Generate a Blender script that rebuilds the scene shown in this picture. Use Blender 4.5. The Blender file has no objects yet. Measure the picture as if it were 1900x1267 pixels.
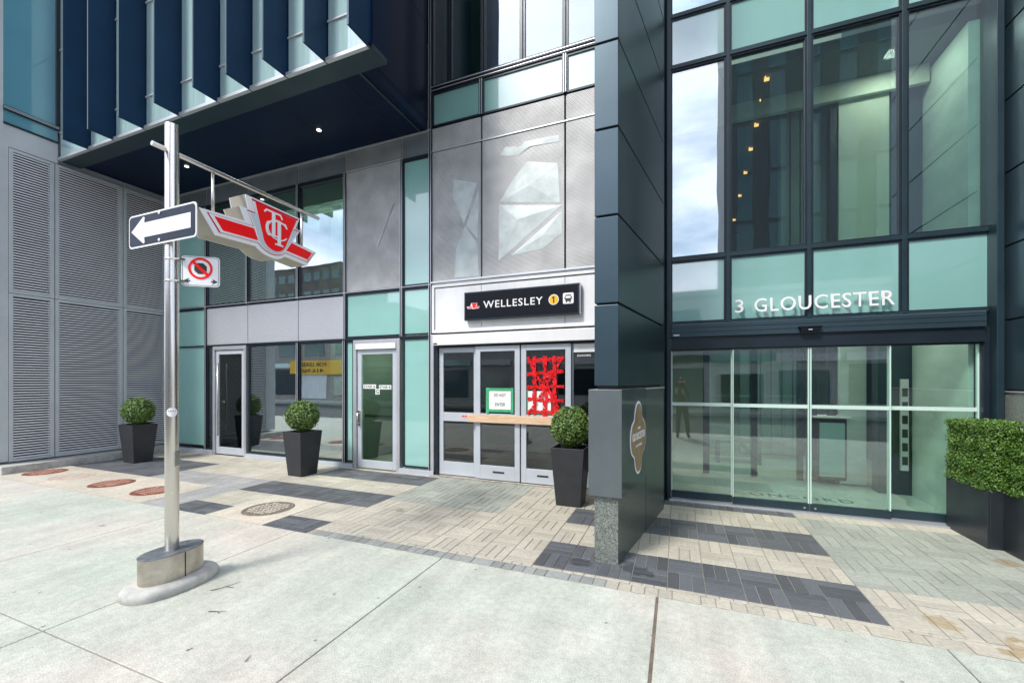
import bpy, bmesh, math, random
from mathutils import Vector, Matrix
random.seed(7)
R = math.radians
# ------------------------------------------------------------------ camera, sky, sun, exposure
sc = bpy.context.scene
sc.view_settings.view_transform = 'Standard'
sc.view_settings.look = 'None'
sc.view_settings.gamma = 1
sc.view_settings.use_curve_mapping = False
sc.view_settings.exposure = 0.84
sc.cycles.max_bounces = 10
sc.cycles.transparent_max_bounces = 16
sc.cycles.glossy_bounces = 5
sc.cycles.use_denoising = True
cam = bpy.data.cameras.new('camera')
cam.lens = 36 * 772 / 1900
cam.sensor_width = 36
cam.shift_y = 72.5 / 1900
cam.clip_start = 0.05
cam.clip_end = 2000
co = bpy.data.objects.new('camera', cam)
co.location = (0, 0, 1.6)
co.rotation_euler = (R(90), 0, math.atan(306 / 772))
sc.collection.objects.link(co)
sc.camera = co
SUN_EL, SUN_AZ = 50.0, 205.0          # degrees; azimuth clockwise from +Y
w = bpy.data.worlds.new('World')
sc.world = w
w.use_nodes = True
nt = w.node_tree
nt.nodes.clear()
wo = nt.nodes.new('ShaderNodeOutputWorld')
bg = nt.nodes.new('ShaderNodeBackground')
sky = nt.nodes.new('ShaderNodeTexSky')
sky.sky_type = 'NISHITA'
sky.sun_disc = False
sky.sun_elevation = R(SUN_EL)
sky.sun_rotation = R(SUN_AZ)
tc = nt.nodes.new('ShaderNodeTexCoord')
mp = nt.nodes.new('ShaderNodeMapping')
mp.inputs['Scale'].default_value = (1.6, 1.6, 4.5)
nz = nt.nodes.new('ShaderNodeTexNoise')
nz.inputs['Scale'].default_value = 1.7
nz.inputs['Detail'].default_value = 7
nz.inputs['Roughness'].default_value = 0.55
cr = nt.nodes.new('ShaderNodeValToRGB')
cr.color_ramp.elements[0].position = 0.36
cr.color_ramp.elements[1].position = 0.60
mx = nt.nodes.new('ShaderNodeMixRGB')
mx.inputs['Color2'].default_value = (11.0, 11.5, 13.4, 1)      # cloud radiance before the strength below
nt.links.new(tc.outputs['Generated'], mp.inputs['Vector'])
nt.links.new(mp.outputs['Vector'], nz.inputs['Vector'])
nt.links.new(nz.outputs['Fac'], cr.inputs['Fac'])
nt.links.new(cr.outputs['Color'], mx.inputs['Fac'])
nt.links.new(sky.outputs['Color'], mx.inputs['Color1'])
nt.links.new(mx.outputs['Color'], bg.inputs['Color'])
bg.inputs['Strength'].default_value = 0.108
nt.links.new(bg.outputs['Background'], wo.inputs['Surface'])
sl = bpy.data.lights.new('sun', 'SUN')
sl.energy = 2.2
sl.angle = R(11)
sl.color = (1.0, 0.95, 0.88)
so = bpy.data.objects.new('sun', sl)
d = Vector((math.sin(R(SUN_AZ)) * math.cos(R(SUN_EL)), math.cos(R(SUN_AZ)) * math.cos(R(SUN_EL)), math.sin(R(SUN_EL))))
so.rotation_euler = d.to_track_quat('Z', 'Y').to_euler()
so.location = d * 60
sc.collection.objects.link(so)

# ------------------------------------------------------------------ helpers
COL = sc.collection


def nmat(name, col, rough=0.5, metal=0.0, var=0.0, vscale=3.0, stretch=(1, 1, 1), bump=0.0, bscale=60.0, coat=0.0, spec=0.5,
         col2=None, emis=None, es=0.0, ior=1.5, bstretch=(1, 1, 1), rvar=0.0):
    m = bpy.data.materials.new(name)
    m.use_nodes = True
    n = m.node_tree
    b = n.nodes['Principled BSDF']
    b.inputs['Base Color'].default_value = (*col, 1)
    b.inputs['Roughness'].default_value = rough
    b.inputs['Metallic'].default_value = metal
    b.inputs['IOR'].default_value = ior
    b.inputs['Specular IOR Level'].default_value = spec
    b.inputs['Coat Weight'].default_value = coat
    b.inputs['Coat Roughness'].default_value = 0.03
    if emis:
        b.inputs['Emission Color'].default_value = (*emis, 1)
        b.inputs['Emission Strength'].default_value = es
    t = n.nodes.new('ShaderNodeTexCoord')
    if var > 0 or col2:
        mpp = n.nodes.new('ShaderNodeMapping')
        mpp.inputs['Scale'].default_value = stretch
        no = n.nodes.new('ShaderNodeTexNoise')
        no.inputs['Scale'].default_value = vscale
        no.inputs['Detail'].default_value = 8
        no.inputs['Roughness'].default_value = 0.62
        rp = n.nodes.new('ShaderNodeValToRGB')
        c2 = col2 if col2 else tuple(min(1, c * (1 + var)) for c in col)
        c1 = tuple(c * (1 - var) for c in col) if not col2 else col
        rp.color_ramp.elements[0].position = 0.35
        rp.color_ramp.elements[1].position = 0.68
        rp.color_ramp.elements[0].color = (*c1, 1)
        rp.color_ramp.elements[1].color = (*c2, 1)
        n.links.new(t.outputs['Object'], mpp.inputs['Vector'])
        n.links.new(mpp.outputs['Vector'], no.inputs['Vector'])
        n.links.new(no.outputs['Fac'], rp.inputs['Fac'])
        n.links.new(rp.outputs['Color'], b.inputs['Base Color'])
        if rvar:
            mr = n.nodes.new('ShaderNodeMapRange')
            mr.inputs['To Min'].default_value = rough - rvar
            mr.inputs['To Max'].default_value = rough + rvar
            n.links.new(no.outputs['Fac'], mr.inputs['Value'])
            n.links.new(mr.outputs['Result'], b.inputs['Roughness'])
    if bump > 0:
        mp2 = n.nodes.new('ShaderNodeMapping')
        mp2.inputs['Scale'].default_value = bstretch
        n2 = n.nodes.new('ShaderNodeTexNoise')
        n2.inputs['Scale'].default_value = bscale
        n2.inputs['Detail'].default_value = 5
        bp = n.nodes.new('ShaderNodeBump')
        bp.inputs['Strength'].default_value = bump
        bp.inputs['Distance'].default_value = 0.004
        n.links.new(t.outputs['Object'], mp2.inputs['Vector'])
        n.links.new(mp2.outputs['Vector'], n2.inputs['Vector'])
        n.links.new(n2.outputs['Fac'], bp.inputs['Height'])
        n.links.new(bp.outputs['Normal'], b.inputs['Normal'])
    return m


def glassmat(name, tint, r0, rough=0.0, wav=0.02, wscale=1.4):
    m = bpy.data.materials.new(name)
    m.use_nodes = True
    n = m.node_tree
    n.nodes.clear()
    o = n.nodes.new('ShaderNodeOutputMaterial')
    tr = n.nodes.new('ShaderNodeBsdfTransparent')
    tr.inputs['Color'].default_value = (*tint, 1)
    gl = n.nodes.new('ShaderNodeBsdfGlossy')
    gl.inputs['Roughness'].default_value = rough
    gl.inputs['Color'].default_value = (0.93, 0.97, 1.0, 1)
    lw = n.nodes.new('ShaderNodeLayerWeight')
    lw.inputs['Blend'].default_value = 0.5
    pw = n.nodes.new('ShaderNodeMath')
    pw.operation = 'POWER'
    pw.inputs[1].default_value = 5
    n.links.new(lw.outputs['Facing'], pw.inputs[0])
    fr = n.nodes.new('ShaderNodeMapRange')      # Schlick: the same from both sides of the pane
    fr.inputs['To Min'].default_value = r0
    fr.inputs['To Max'].default_value = 1.0
    n.links.new(pw.outputs[0], fr.inputs['Value'])
    mi = n.nodes.new('ShaderNodeMixShader')
    t = n.nodes.new('ShaderNodeTexCoord')
    nn = n.nodes.new('ShaderNodeTexNoise')
    nn.inputs['Scale'].default_value = wscale
    nn.inputs['Detail'].default_value = 1
    bp = n.nodes.new('ShaderNodeBump')
    bp.inputs['Strength'].default_value = wav
    bp.inputs['Distance'].default_value = 0.05
    n.links.new(t.outputs['Object'], nn.inputs['Vector'])
    n.links.new(nn.outputs['Fac'], bp.inputs['Height'])
    n.links.new(bp.outputs['Normal'], gl.inputs['Normal'])
    n.links.new(fr.outputs['Result'], mi.inputs['Fac'])
    n.links.new(tr.outputs['BSDF'], mi.inputs[1])
    n.links.new(gl.outputs['BSDF'], mi.inputs[2])
    n.links.new(mi.outputs['Shader'], o.inputs['Surface'])
    return m


def perfmat(name, pitch=0.022, r=0.30, base=(0.50, 0.51, 0.52)):
    m = nmat(name, base, rough=0.6, metal=0.2)
    n = m.node_tree
    b = n.nodes['Principled BSDF']
    t = n.nodes.new('ShaderNodeTexCoord')
    sx = n.nodes.new('ShaderNodeSeparateXYZ')
    n.links.new(t.outputs['Object'], sx.inputs['Vector'])

    def M(op, a, bv=None):
        k = n.nodes.new('ShaderNodeMath')
        k.operation = op
        for i, v in enumerate((a, bv)):
            if v is None:
                continue
            if isinstance(v, (int, float)):
                k.inputs[i].default_value = v
            else:
                n.links.new(v, k.inputs[i])
        return k.outputs[0]
    u = M('MULTIPLY', sx.outputs['X'], 1 / pitch)
    v = M('MULTIPLY', sx.outputs['Z'], 1 / (pitch * 0.866))
    row = M('MODULO', M('FLOOR', v), 2.0)
    u = M('ADD', u, M('MULTIPLY', row, 0.5))
    du = M('SUBTRACT', M('FRACT', M('ADD', u, 400.0)), 0.5)
    dv = M('MULTIPLY', M('SUBTRACT', M('FRACT', v), 0.5), 0.866)
    dd = M('SQRT', M('ADD', M('MULTIPLY', du, du), M('MULTIPLY', dv, dv)))
    hole = M('LESS_THAN', dd, r)
    no = n.nodes.new('ShaderNodeTexNoise')
    no.inputs['Scale'].default_value = 3.0
    no.inputs['Detail'].default_value = 7
    n.links.new(t.outputs['Object'], no.inputs['Vector'])
    rp = n.nodes.new('ShaderNodeValToRGB')
    rp.color_ramp.elements[0].position = 0.3
    rp.color_ramp.elements[1].position = 0.7
    rp.color_ramp.elements[0].color = (*[c * 0.8 for c in base], 1)
    rp.color_ramp.elements[1].color = (*[c * 1.15 for c in base], 1)
    n.links.new(no.outputs['Fac'], rp.inputs['Fac'])
    mxx = n.nodes.new('ShaderNodeMixRGB')
    n.links.new(hole, mxx.inputs['Fac'])
    n.links.new(rp.outputs['Color'], mxx.inputs['Color1'])
    mxx.inputs['Color2'].default_value = (0.03, 0.032, 0.035, 1)
    n.links.new(mxx.outputs['Color'], b.inputs['Base Color'])
    me = M('MULTIPLY', M('SUBTRACT', 1.0, hole), 0.2)
    n.links.new(me, b.inputs['Metallic'])
    return m


M = {}
M['spandrel'] = nmat('teal_spandrel_glass', (0.26, 0.52, 0.475), rough=0.3, coat=1.0, var=0.06, vscale=0.8, ior=1.6, spec=0.6)
M['spandrel_hi'] = nmat('coated_spandrel_glass', (0.26, 0.52, 0.475), rough=0.3, coat=1.0, var=0.06, vscale=0.8, ior=1.6, spec=0.6)
M['spandrel_blue'] = nmat('blue_spandrel_glass', (0.12, 0.31, 0.38), rough=0.2, coat=1.0, var=0.06, vscale=0.8, ior=1.6, spec=0.6)
M['bayglass'] = nmat('bay_glass', (0.40, 0.58, 0.58), rough=0.15, coat=1.0, var=0.10, vscale=3, stretch=(8, 1, .4))
for k_, ci in (('spandrel', 1.85), ('spandrel_hi', 2.8), ('spandrel_blue', 2.0), ('bayglass', 2.3)):
    M[k_].node_tree.nodes['Principled BSDF'].inputs['Coat IOR'].default_value = ci
M['glass'] = glassmat('vision_glass', (0.72, 0.84, 0.80), .20)
M['glass_sky'] = glassmat('coated_glass', (0.60, 0.76, 0.73), .42)
M['glass_dark'] = glassmat('dark_door_glass', (0.50, 0.54, 0.52), .11)
M['glass_stair'] = glassmat('stair_door_glass', (0.75, 0.85, 0.78), .07)
M['glass_lobby'] = glassmat('lobby_glass', (0.85, 0.94, 0.905), .125)
M['frost'] = nmat('frosted_band', (0.55, 0.72, 0.66), rough=0.6)
M['frame'] = nmat('dark_frame', (0.018, 0.028, 0.040), rough=0.35, metal=0.3, var=0.15)
M['frame_teal'] = nmat('dark_teal_frame', (0.018, 0.040, 0.052), rough=0.35, metal=0.2, var=0.15)
M['alu'] = nmat('anodised_aluminium', (0.55, 0.57, 0.60), rough=0.38, metal=0.6, var=0.06, vscale=2, bump=0.05, bscale=200)
M['cap'] = nmat('aluminium_cap', (0.62, 0.64, 0.66), rough=0.35, metal=0.5)
M['doorgrey'] = nmat('grey_door_paint', (0.47, 0.51, 0.56), rough=0.4, metal=0.1, var=0.06, vscale=2)
M['navy'] = nmat('navy_soffit', (0.0025, 0.011, 0.036), rough=0.45, var=0.2, vscale=1.5, spec=0.15)
M['fin'] = nmat('navy_fin', (0.003, 0.030, 0.075), rough=0.45, spec=0.22, var=0.12, vscale=2)
M['navyside'] = nmat('navy_wall', (0.001, 0.005, 0.022), rough=0.45, spec=0.2)
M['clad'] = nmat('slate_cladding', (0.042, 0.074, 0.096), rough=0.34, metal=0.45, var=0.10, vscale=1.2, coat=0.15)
M['clad_side'] = nmat('shaded_cladding', (0.008, 0.022, 0.026), rough=0.33, var=0.18, vscale=0.8, spec=0.25)  # same cladding; the side's shade and dark reflection are put into the colour
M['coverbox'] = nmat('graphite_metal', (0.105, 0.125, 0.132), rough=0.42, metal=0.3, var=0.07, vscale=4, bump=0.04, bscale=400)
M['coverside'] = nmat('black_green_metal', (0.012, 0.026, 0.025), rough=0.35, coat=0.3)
M['granite'] = nmat('granite_face', (0.04, 0.05, 0.045), rough=0.5, col2=(0.27, 0.30, 0.27), vscale=95)
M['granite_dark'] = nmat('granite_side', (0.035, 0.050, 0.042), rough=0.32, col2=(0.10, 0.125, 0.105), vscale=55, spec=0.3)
M['granite_mid'] = nmat('granite_mid', (0.16, 0.18, 0.16), rough=0.45, col2=(0.27, 0.29, 0.27), vscale=40)
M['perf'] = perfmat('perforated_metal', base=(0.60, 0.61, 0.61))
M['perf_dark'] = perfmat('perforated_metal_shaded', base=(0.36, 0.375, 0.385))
M['dent'] = nmat('dented_sheet', (0.52, 0.58, 0.58), rough=0.55, metal=0.15, var=0.14, vscale=5, bump=0.3, bscale=9)
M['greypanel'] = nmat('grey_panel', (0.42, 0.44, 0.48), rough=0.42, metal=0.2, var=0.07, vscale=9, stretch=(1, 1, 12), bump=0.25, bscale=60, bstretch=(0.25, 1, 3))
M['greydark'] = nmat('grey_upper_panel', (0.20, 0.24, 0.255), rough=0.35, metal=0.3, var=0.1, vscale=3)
M['whitepanel'] = nmat('white_fascia', (0.74, 0.75, 0.76), rough=0.36, metal=0.0, var=0.07, vscale=1.6, stretch=(2, 1, .7))
M['louver'] = nmat('louver_aluminium', (0.78, 0.79, 0.82), rough=0.45, var=0.05)
M['louverframe'] = nmat('louver_frame', (0.47, 0.50, 0.52), rough=0.45, metal=0.0, var=0.06, bump=0.06, bscale=200)
M['black'] = nmat('black_void', (0.01, 0.011, 0.014), rough=0.7)
M['steel'] = nmat('brushed_steel', (0.66, 0.63, 0.59), rough=0.27, metal=1.0, var=0.06, vscale=6, stretch=(1, 1, 0.1), bump=0.06, bscale=120, bstretch=(1, 1, 0.05))
M['steel_base'] = nmat('weathered_steel', (0.50, 0.46, 0.40), rough=0.42, metal=0.9, var=0.22, vscale=9, rvar=0.1)
M['steel_top'] = nmat('dull_steel_lid', (0.23, 0.25, 0.27), rough=0.5, metal=0.7, var=0.3, vscale=14)
M['white'] = nmat('white_paint', (0.80, 0.81, 0.82), rough=0.4, var=0.03)
M['offwhite'] = nmat('cream_box', (0.36, 0.335, 0.28), rough=0.5, var=0.08, vscale=6)
M['red'] = nmat('sign_red', (0.92, 0.006, 0.008), rough=0.35)
M['darkred'] = nmat('sign_maroon', (0.50, 0.01, 0.05), rough=0.4)
M['lilac'] = nmat('sign_light_grey', (0.55, 0.60, 0.66), rough=0.4)
M['signblack'] = nmat('sign_black', (0.008, 0.010, 0.016), rough=0.45, spec=0.12)
M['reflsheet'] = nmat('reflective_dark', (0.010, 0.017, 0.034), rough=0.4, var=0.35, vscale=20, spec=.3)
M['yellow'] = nmat('line_yellow', (0.85, 0.48, 0.01), rough=0.4)
M['ink'] = nmat('ink', (0.03, 0.03, 0.03), rough=0.6)
M['paper'] = nmat('paper', (0.80, 0.82, 0.80), rough=0.7, bump=0.3, bscale=14)
M['greentape'] = nmat('green_tape', (0.05, 0.36, 0.17), rough=0.5, var=0.2, vscale=20)
M['redtape'] = nmat('red_tape', (0.72, 0.008, 0.012), rough=0.28, var=0.35, vscale=45, bump=0.8, bscale=55)
M['wood'] = nmat('pine_board', (0.55, 0.36, 0.21), rough=0.65, col2=(0.74, 0.56, 0.40), vscale=5, stretch=(1, 1, 12), bump=0.1)
M['planter'] = nmat('planter_black', (0.022, 0.024, 0.029), rough=0.5, var=0.16, vscale=6, coat=0.1)
M['trough'] = nmat('trough_metal', (0.030, 0.038, 0.046), rough=0.38, metal=0.3, var=0.25, vscale=3, coat=0.15)
M['soil'] = nmat('soil', (0.06, 0.045, 0.03), rough=0.95, var=0.3, vscale=40)
M['rust'] = nmat('rusty_iron', (0.10, 0.035, 0.025), rough=0.8, col2=(0.26, 0.10, 0.06), vscale=14, bump=0.3)
M['palerust'] = nmat('pale_iron', (0.36, 0.27, 0.22), rough=0.85, col2=(0.52, 0.45, 0.38), vscale=10)
M['iron'] = nmat('worn_iron', (0.10, 0.08, 0.06), rough=0.75, col2=(0.22, 0.19, 0.15), vscale=20, bump=0.3)
M['rust_hi'] = nmat('rust_light', (0.36, 0.15, 0.10), rough=0.8, col2=(0.52, 0.33, 0.26), vscale=12)
M['rust'].node_tree.nodes['Principled BSDF'].inputs['Specular IOR Level'].default_value = .2
M['iron_hi'] = nmat('iron_light', (0.40, 0.35, 0.28), rough=0.8, col2=(0.55, 0.50, 0.42), vscale=12)
M['twig'] = nmat('twig', (0.06, 0.035, 0.025), rough=0.9)
M['lamp'] = nmat('lamp_lens', (0.9, 0.9, 0.85), rough=0.5, emis=(1, 0.95, 0.85), es=2.2)
M['amber'] = nmat('amber_lamp', (0.9, 0.6, 0.3), rough=0.5, emis=(1, 0.48, 0.16), es=1.6)
M['sage'] = nmat('sage_wall', (0.50, 0.55, 0.47), rough=0.7, var=0.03)
M['marble'] = nmat('pale_marble', (0.55, 0.68, 0.62), rough=0.3, var=0.14, vscale=1.6, stretch=(1, 1, 2.2))
M['lobbyfloor'] = nmat('lobby_floor', (0.34, 0.42, 0.38), rough=0.22, var=0.06)
M['ceiling'] = nmat('interior_ceiling', (0.55, 0.60, 0.48), rough=0.8)
M['room'] = nmat('room_wall', (0.10, 0.13, 0.12), rough=0.8)
M['roomgreen'] = nmat('green_room_wall', (0.22, 0.33, 0.22), rough=0.7, var=0.1)
M['roomfloor'] = nmat('room_floor', (0.16, 0.19, 0.18), rough=0.5)
M['curtain'] = nmat('slatted_wall', (0.10, 0.145, 0.15), rough=0.6, var=0.12, vscale=2, stretch=(6, 1, .3))
M['tealback'] = nmat('teal_backing', (0.10, 0.26, 0.26), rough=0.8, var=0.2, vscale=3, stretch=(8, 1, .2))  # for sheets added behind the upper windows to lighten them
M['asphalt'] = nmat('asphalt', (0.055, 0.057, 0.06), rough=0.9, var=0.15, vscale=4, bump=0.5, bscale=150)
M['farwall'] = nmat('brick_far', (0.36, 0.32, 0.29), rough=0.85, var=0.15, vscale=2)
M['farwall2'] = nmat('concrete_far', (0.50, 0.50, 0.48), rough=0.85, var=0.1, vscale=2)
M['fardark'] = nmat('tower_far', (0.07, 0.085, 0.09), rough=0.5, var=0.1)
M['farglass'] = nmat('far_glass', (0.06, 0.12, 0.13), rough=0.12, coat=0.5)
M['farbrown'] = nmat('far_brown_brick', (0.13, 0.10, 0.09), rough=0.8, var=0.3, vscale=.6)
M['farpale'] = nmat('far_pale', (0.42, 0.47, 0.42), rough=0.5, var=0.2, vscale=.7)
M['skin'] = nmat('skin', (0.50, 0.32, 0.24), rough=0.55)
M['jacket'] = nmat('dark_jacket', (0.035, 0.045, 0.05), rough=0.85, var=0.2, vscale=12)
M['jeans'] = nmat('dark_trousers', (0.025, 0.03, 0.04), rough=0.9, var=0.2)
M['hair'] = nmat('dark_hair', (0.015, 0.012, 0.01), rough=0.6)


_n = M['redtape'].node_tree
_b = _n.nodes['Principled BSDF']
_t = _n.nodes.new('ShaderNodeTexCoord')
_o = _n.nodes.new('ShaderNodeTexNoise')
_o.inputs['Scale'].default_value = 38
_o.inputs['Detail'].default_value = 3
_g = _n.nodes.new('ShaderNodeMath')
_g.operation = 'GREATER_THAN'
_g.inputs[1].default_value = 0.43
_n.links.new(_t.outputs['Object'], _o.inputs['Vector'])
_n.links.new(_o.outputs['Fac'], _g.inputs[0])
_n.links.new(_g.outputs[0], _b.inputs['Alpha'])


def leafmat(name, c1, c2):
    m = bpy.data.materials.new(name)
    m.use_nodes = True
    n = m.node_tree
    b = n.nodes['Principled BSDF']
    b.inputs['Roughness'].default_value = 0.42
    a = n.nodes.new('ShaderNodeAttribute')
    a.attribute_name = 'rnd'
    rp = n.nodes.new('ShaderNodeValToRGB')
    rp.color_ramp.elements[0].color = (*c1, 1)
    rp.color_ramp.elements[1].color = (*c2, 1)
    n.links.new(a.outputs['Fac'], rp.inputs['Fac'])
    n.links.new(rp.outputs['Color'], b.inputs['Base Color'])
    b.inputs['Transmission Weight'].default_value = 0.0
    b.inputs['Subsurface Weight'].default_value = 0.0
    return m


M['boxleaf'] = leafmat('boxwood_leaf', (0.022, 0.060, 0.008), (0.20, 0.33, 0.07))
M['hedgeleaf'] = leafmat('hedge_leaf', (0.025, 0.085, 0.008), (0.15, 0.27, 0.04))
M['leafcore'] = nmat('foliage_core', (0.018, 0.040, 0.010), rough=0.9)


def rndmat(name, col, spread, rough=0.8):
    """paver material: each paver takes its own tone of the colour from the face attribute"""
    m = nmat(name, col, rough=rough, bump=0.35, bscale=90)
    n = m.node_tree
    b = n.nodes['Principled BSDF']
    a = n.nodes.new('ShaderNodeAttribute')
    a.attribute_name = 'rnd'
    rp = n.nodes.new('ShaderNodeValToRGB')
    rp.color_ramp.elements[0].color = (*[c * (1 - spread) for c in col], 1)
    rp.color_ramp.elements[1].color = (*[min(1, c * (1 + spread)) for c in col], 1)
    n.links.new(a.outputs['Fac'], rp.inputs['Fac'])
    t = n.nodes.new('ShaderNodeTexCoord')
    no = n.nodes.new('ShaderNodeTexNoise')
    no.inputs['Scale'].default_value = 1.3
    no.inputs['Detail'].default_value = 8
    no.inputs['Roughness'].default_value = 0.65
    n.links.new(t.outputs['Object'], no.inputs['Vector'])
    no2 = n.nodes.new('ShaderNodeTexNoise')
    no2.inputs['Scale'].default_value = 35
    no2.inputs['Detail'].default_value = 4
    n.links.new(t.outputs['Object'], no2.inputs['Vector'])
    ad = n.nodes.new('ShaderNodeMath')
    ad.operation = 'ADD'
    n.links.new(no.outputs['Fac'], ad.inputs[0])
    n.links.new(no2.outputs['Fac'], ad.inputs[1])
    mr = n.nodes.new('ShaderNodeMapRange')
    mr.inputs['From Min'].default_value = 0.7
    mr.inputs['From Max'].default_value = 1.3
    mr.inputs['To Min'].default_value = 0.78
    mr.inputs['To Max'].default_value = 1.16
    n.links.new(ad.outputs[0], mr.inputs['Value'])
    ml = n.nodes.new('ShaderNodeMixRGB')
    ml.blend_type = 'MULTIPLY'
    ml.inputs['Fac'].default_value = 1
    n.links.new(rp.outputs['Color'], ml.inputs['Color1'])
    n.links.new(mr.outputs['Result'], ml.inputs['Color2'])
    cur = ml.outputs['Color']
    for (sx_, sy_, rad, col_) in SPILLS:
        vd = n.nodes.new('ShaderNodeVectorMath')
        vd.operation = 'DISTANCE'
        n.links.new(t.outputs['Object'], vd.inputs[0])
        vd.inputs[1].default_value = (sx_, sy_, 0)
        n3 = n.nodes.new('ShaderNodeTexNoise')
        n3.inputs['Scale'].default_value = 7
        n3.inputs['Detail'].default_value = 6
        n.links.new(t.outputs['Object'], n3.inputs['Vector'])
        k1 = n.nodes.new('ShaderNodeMath')
        k1.operation = 'MULTIPLY_ADD'
        n.links.new(n3.outputs['Fac'], k1.inputs[0])
        k1.inputs[1].default_value = rad * 2.6
        n.links.new(vd.outputs['Value'], k1.inputs[2])
        k2 = n.nodes.new('ShaderNodeMapRange')
        k2.inputs['From Min'].default_value = rad * 1.75
        k2.inputs['From Max'].default_value = rad * 1.95
        k2.inputs['To Min'].default_value = 0.8
        k2.inputs['To Max'].default_value = 0.0
        n.links.new(k1.outputs[0], k2.inputs['Value'])
        mm = n.nodes.new('ShaderNodeMixRGB')
        mm.blend_type = 'MULTIPLY'
        n.links.new(k2.outputs['Result'], mm.inputs['Fac'])
        n.links.new(cur, mm.inputs['Color1'])
        mm.inputs['Color2'].default_value = (*col_, 1)
        cur = mm.outputs['Color']
    n.links.new(cur, b.inputs['Base Color'])
    return m


SPILLS = [(1.62, 3.62, .16, (.80, .66, .46)), (1.95, 3.42, .18, (.74, .58, .38)), (-.32, 3.66, .20, (.35, .35, .38)), (-.78, 3.62, .14, (.4, .4, .42)), (2.72, 5.0, .14, (.8, .62, .5)), (-3.2, 4.3, .12, (.6, .58, .56))]


def concretemat(name, c1, c2, c3):
    m = nmat(name, c1, rough=0.85, bump=0.5, bscale=110)
    n = m.node_tree
    b = n.nodes['Principled BSDF']
    t = n.nodes.new('ShaderNodeTexCoord')

    def noise(scale, stretch=(1, 1, 1), det=8, ro=0.6):
        mpp = n.nodes.new('ShaderNodeMapping')
        mpp.inputs['Scale'].default_value = stretch
        no = n.nodes.new('ShaderNodeTexNoise')
        no.inputs['Scale'].default_value = scale
        no.inputs['Detail'].default_value = det
        no.inputs['Roughness'].default_value = ro
        n.links.new(t.outputs['Object'], mpp.inputs['Vector'])
        n.links.new(mpp.outputs['Vector'], no.inputs['Vector'])
        return no.outputs['Fac']
    rp = n.nodes.new('ShaderNodeValToRGB')
    rp.color_ramp.elements[0].position = 0.32
    rp.color_ramp.elements[0].color = (*c1, 1)
    rp.color_ramp.elements[1].position = 0.68
    rp.color_ramp.elements[1].color = (*c2, 1)
    e = rp.color_ramp.elements.new(0.5)
    e.color = (*c3, 1)
    n.links.new(noise(0.55), rp.inputs['Fac'])
    cur = rp.outputs['Color']
    for sc_, st, lo, hi, fmin, fmax in ((5, (1.0, 0.12, 1), 0.90, 1.05, 0.35, 0.65), (120, (1, 1, 1), 0.72, 1.08, 0.36, 0.60), (22, (1, 1, 1), 0.88, 1.05, 0.35, 0.6), (3.1, (1, 1, 1), 0.90, 1.06, 0.35, 0.65)):
        mr = n.nodes.new('ShaderNodeMapRange')
        mr.inputs['From Min'].default_value = fmin
        mr.inputs['From Max'].default_value = fmax
        mr.inputs['To Min'].default_value = lo
        mr.inputs['To Max'].default_value = hi
        n.links.new(noise(sc_, st), mr.inputs['Value'])
        ml = n.nodes.new('ShaderNodeMixRGB')
        ml.blend_type = 'MULTIPLY'
        ml.inputs['Fac'].default_value = 1
        n.links.new(cur, ml.inputs['Color1'])
        n.links.new(mr.outputs['Result'], ml.inputs['Color2'])
        cur = ml.outputs['Color']
    for vs_, thr, col_, warp in ((1.7, 0.045, (0.42, 0.38, 0.36, 1), 0.05), (4.5, 0.035, (0.25, 0.23, 0.22, 1), 0.02)):
        vo = n.nodes.new('ShaderNodeTexVoronoi')
        vo.inputs['Scale'].default_value = vs_
        n.links.new(t.outputs['Object'], vo.inputs['Vector'])
        ad = n.nodes.new('ShaderNodeMath')
        ad.operation = 'MULTIPLY_ADD'
        n.links.new(noise(40), ad.inputs[0])
        ad.inputs[1].default_value = warp
        n.links.new(vo.outputs['Distance'], ad.inputs[2])
        lt = n.nodes.new('ShaderNodeMapRange')
        lt.inputs['From Min'].default_value = thr + warp * .4
        lt.inputs['From Max'].default_value = thr + warp * .4 + .03
        lt.inputs['To Min'].default_value = 0.75
        lt.inputs['To Max'].default_value = 0.0
        n.links.new(ad.outputs[0], lt.inputs['Value'])
        ml = n.nodes.new('ShaderNodeMixRGB')
        ml.blend_type = 'MULTIPLY'
        n.links.new(lt.outputs['Result'], ml.inputs['Fac'])
        n.links.new(cur, ml.inputs['Color1'])
        ml.inputs['Color2'].default_value = col_
        cur = ml.outputs['Color']
    n.links.new(cur, b.inputs['Base Color'])
    return m


M['concrete'] = concretemat('sidewalk_concrete', (0.42, 0.475, 0.405), (0.545, 0.495, 0.435), (0.49, 0.505, 0.44))
M['pad'] = concretemat('utility_pad_concrete', (0.50, 0.44, 0.35), (0.58, 0.51, 0.42), (0.54, 0.50, 0.41))
M['footing'] = nmat('footing_concrete', (0.30, 0.31, 0.29), rough=0.85, col2=(0.52, 0.51, 0.47), vscale=7, bump=0.5, bscale=80)
M['joint'] = nmat('joint_dirt', (0.035, 0.028, 0.022), rough=0.95)
M['sealant'] = nmat('joint_sealant', (0.16, 0.125, 0.095), rough=0.8, var=0.3, vscale=12)
M['jointsand'] = nmat('joint_sand', (0.30, 0.275, 0.235), rough=0.95)
M['p_tan'] = rndmat('paver_tan', (0.42, 0.395, 0.325), 0.10)
M['p_dark'] = rndmat('paver_charcoal', (0.088, 0.095, 0.105), 0.28, rough=0.65)
M['p_grey'] = rndmat('paver_light_grey', (0.31, 0.31, 0.30), 0.10)
M['p_green'] = rndmat('paver_green_grey', (0.31, 0.33, 0.285), 0.09)
M['p_border'] = rndmat('paver_border', (0.25, 0.265, 0.25), 0.15)


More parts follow.
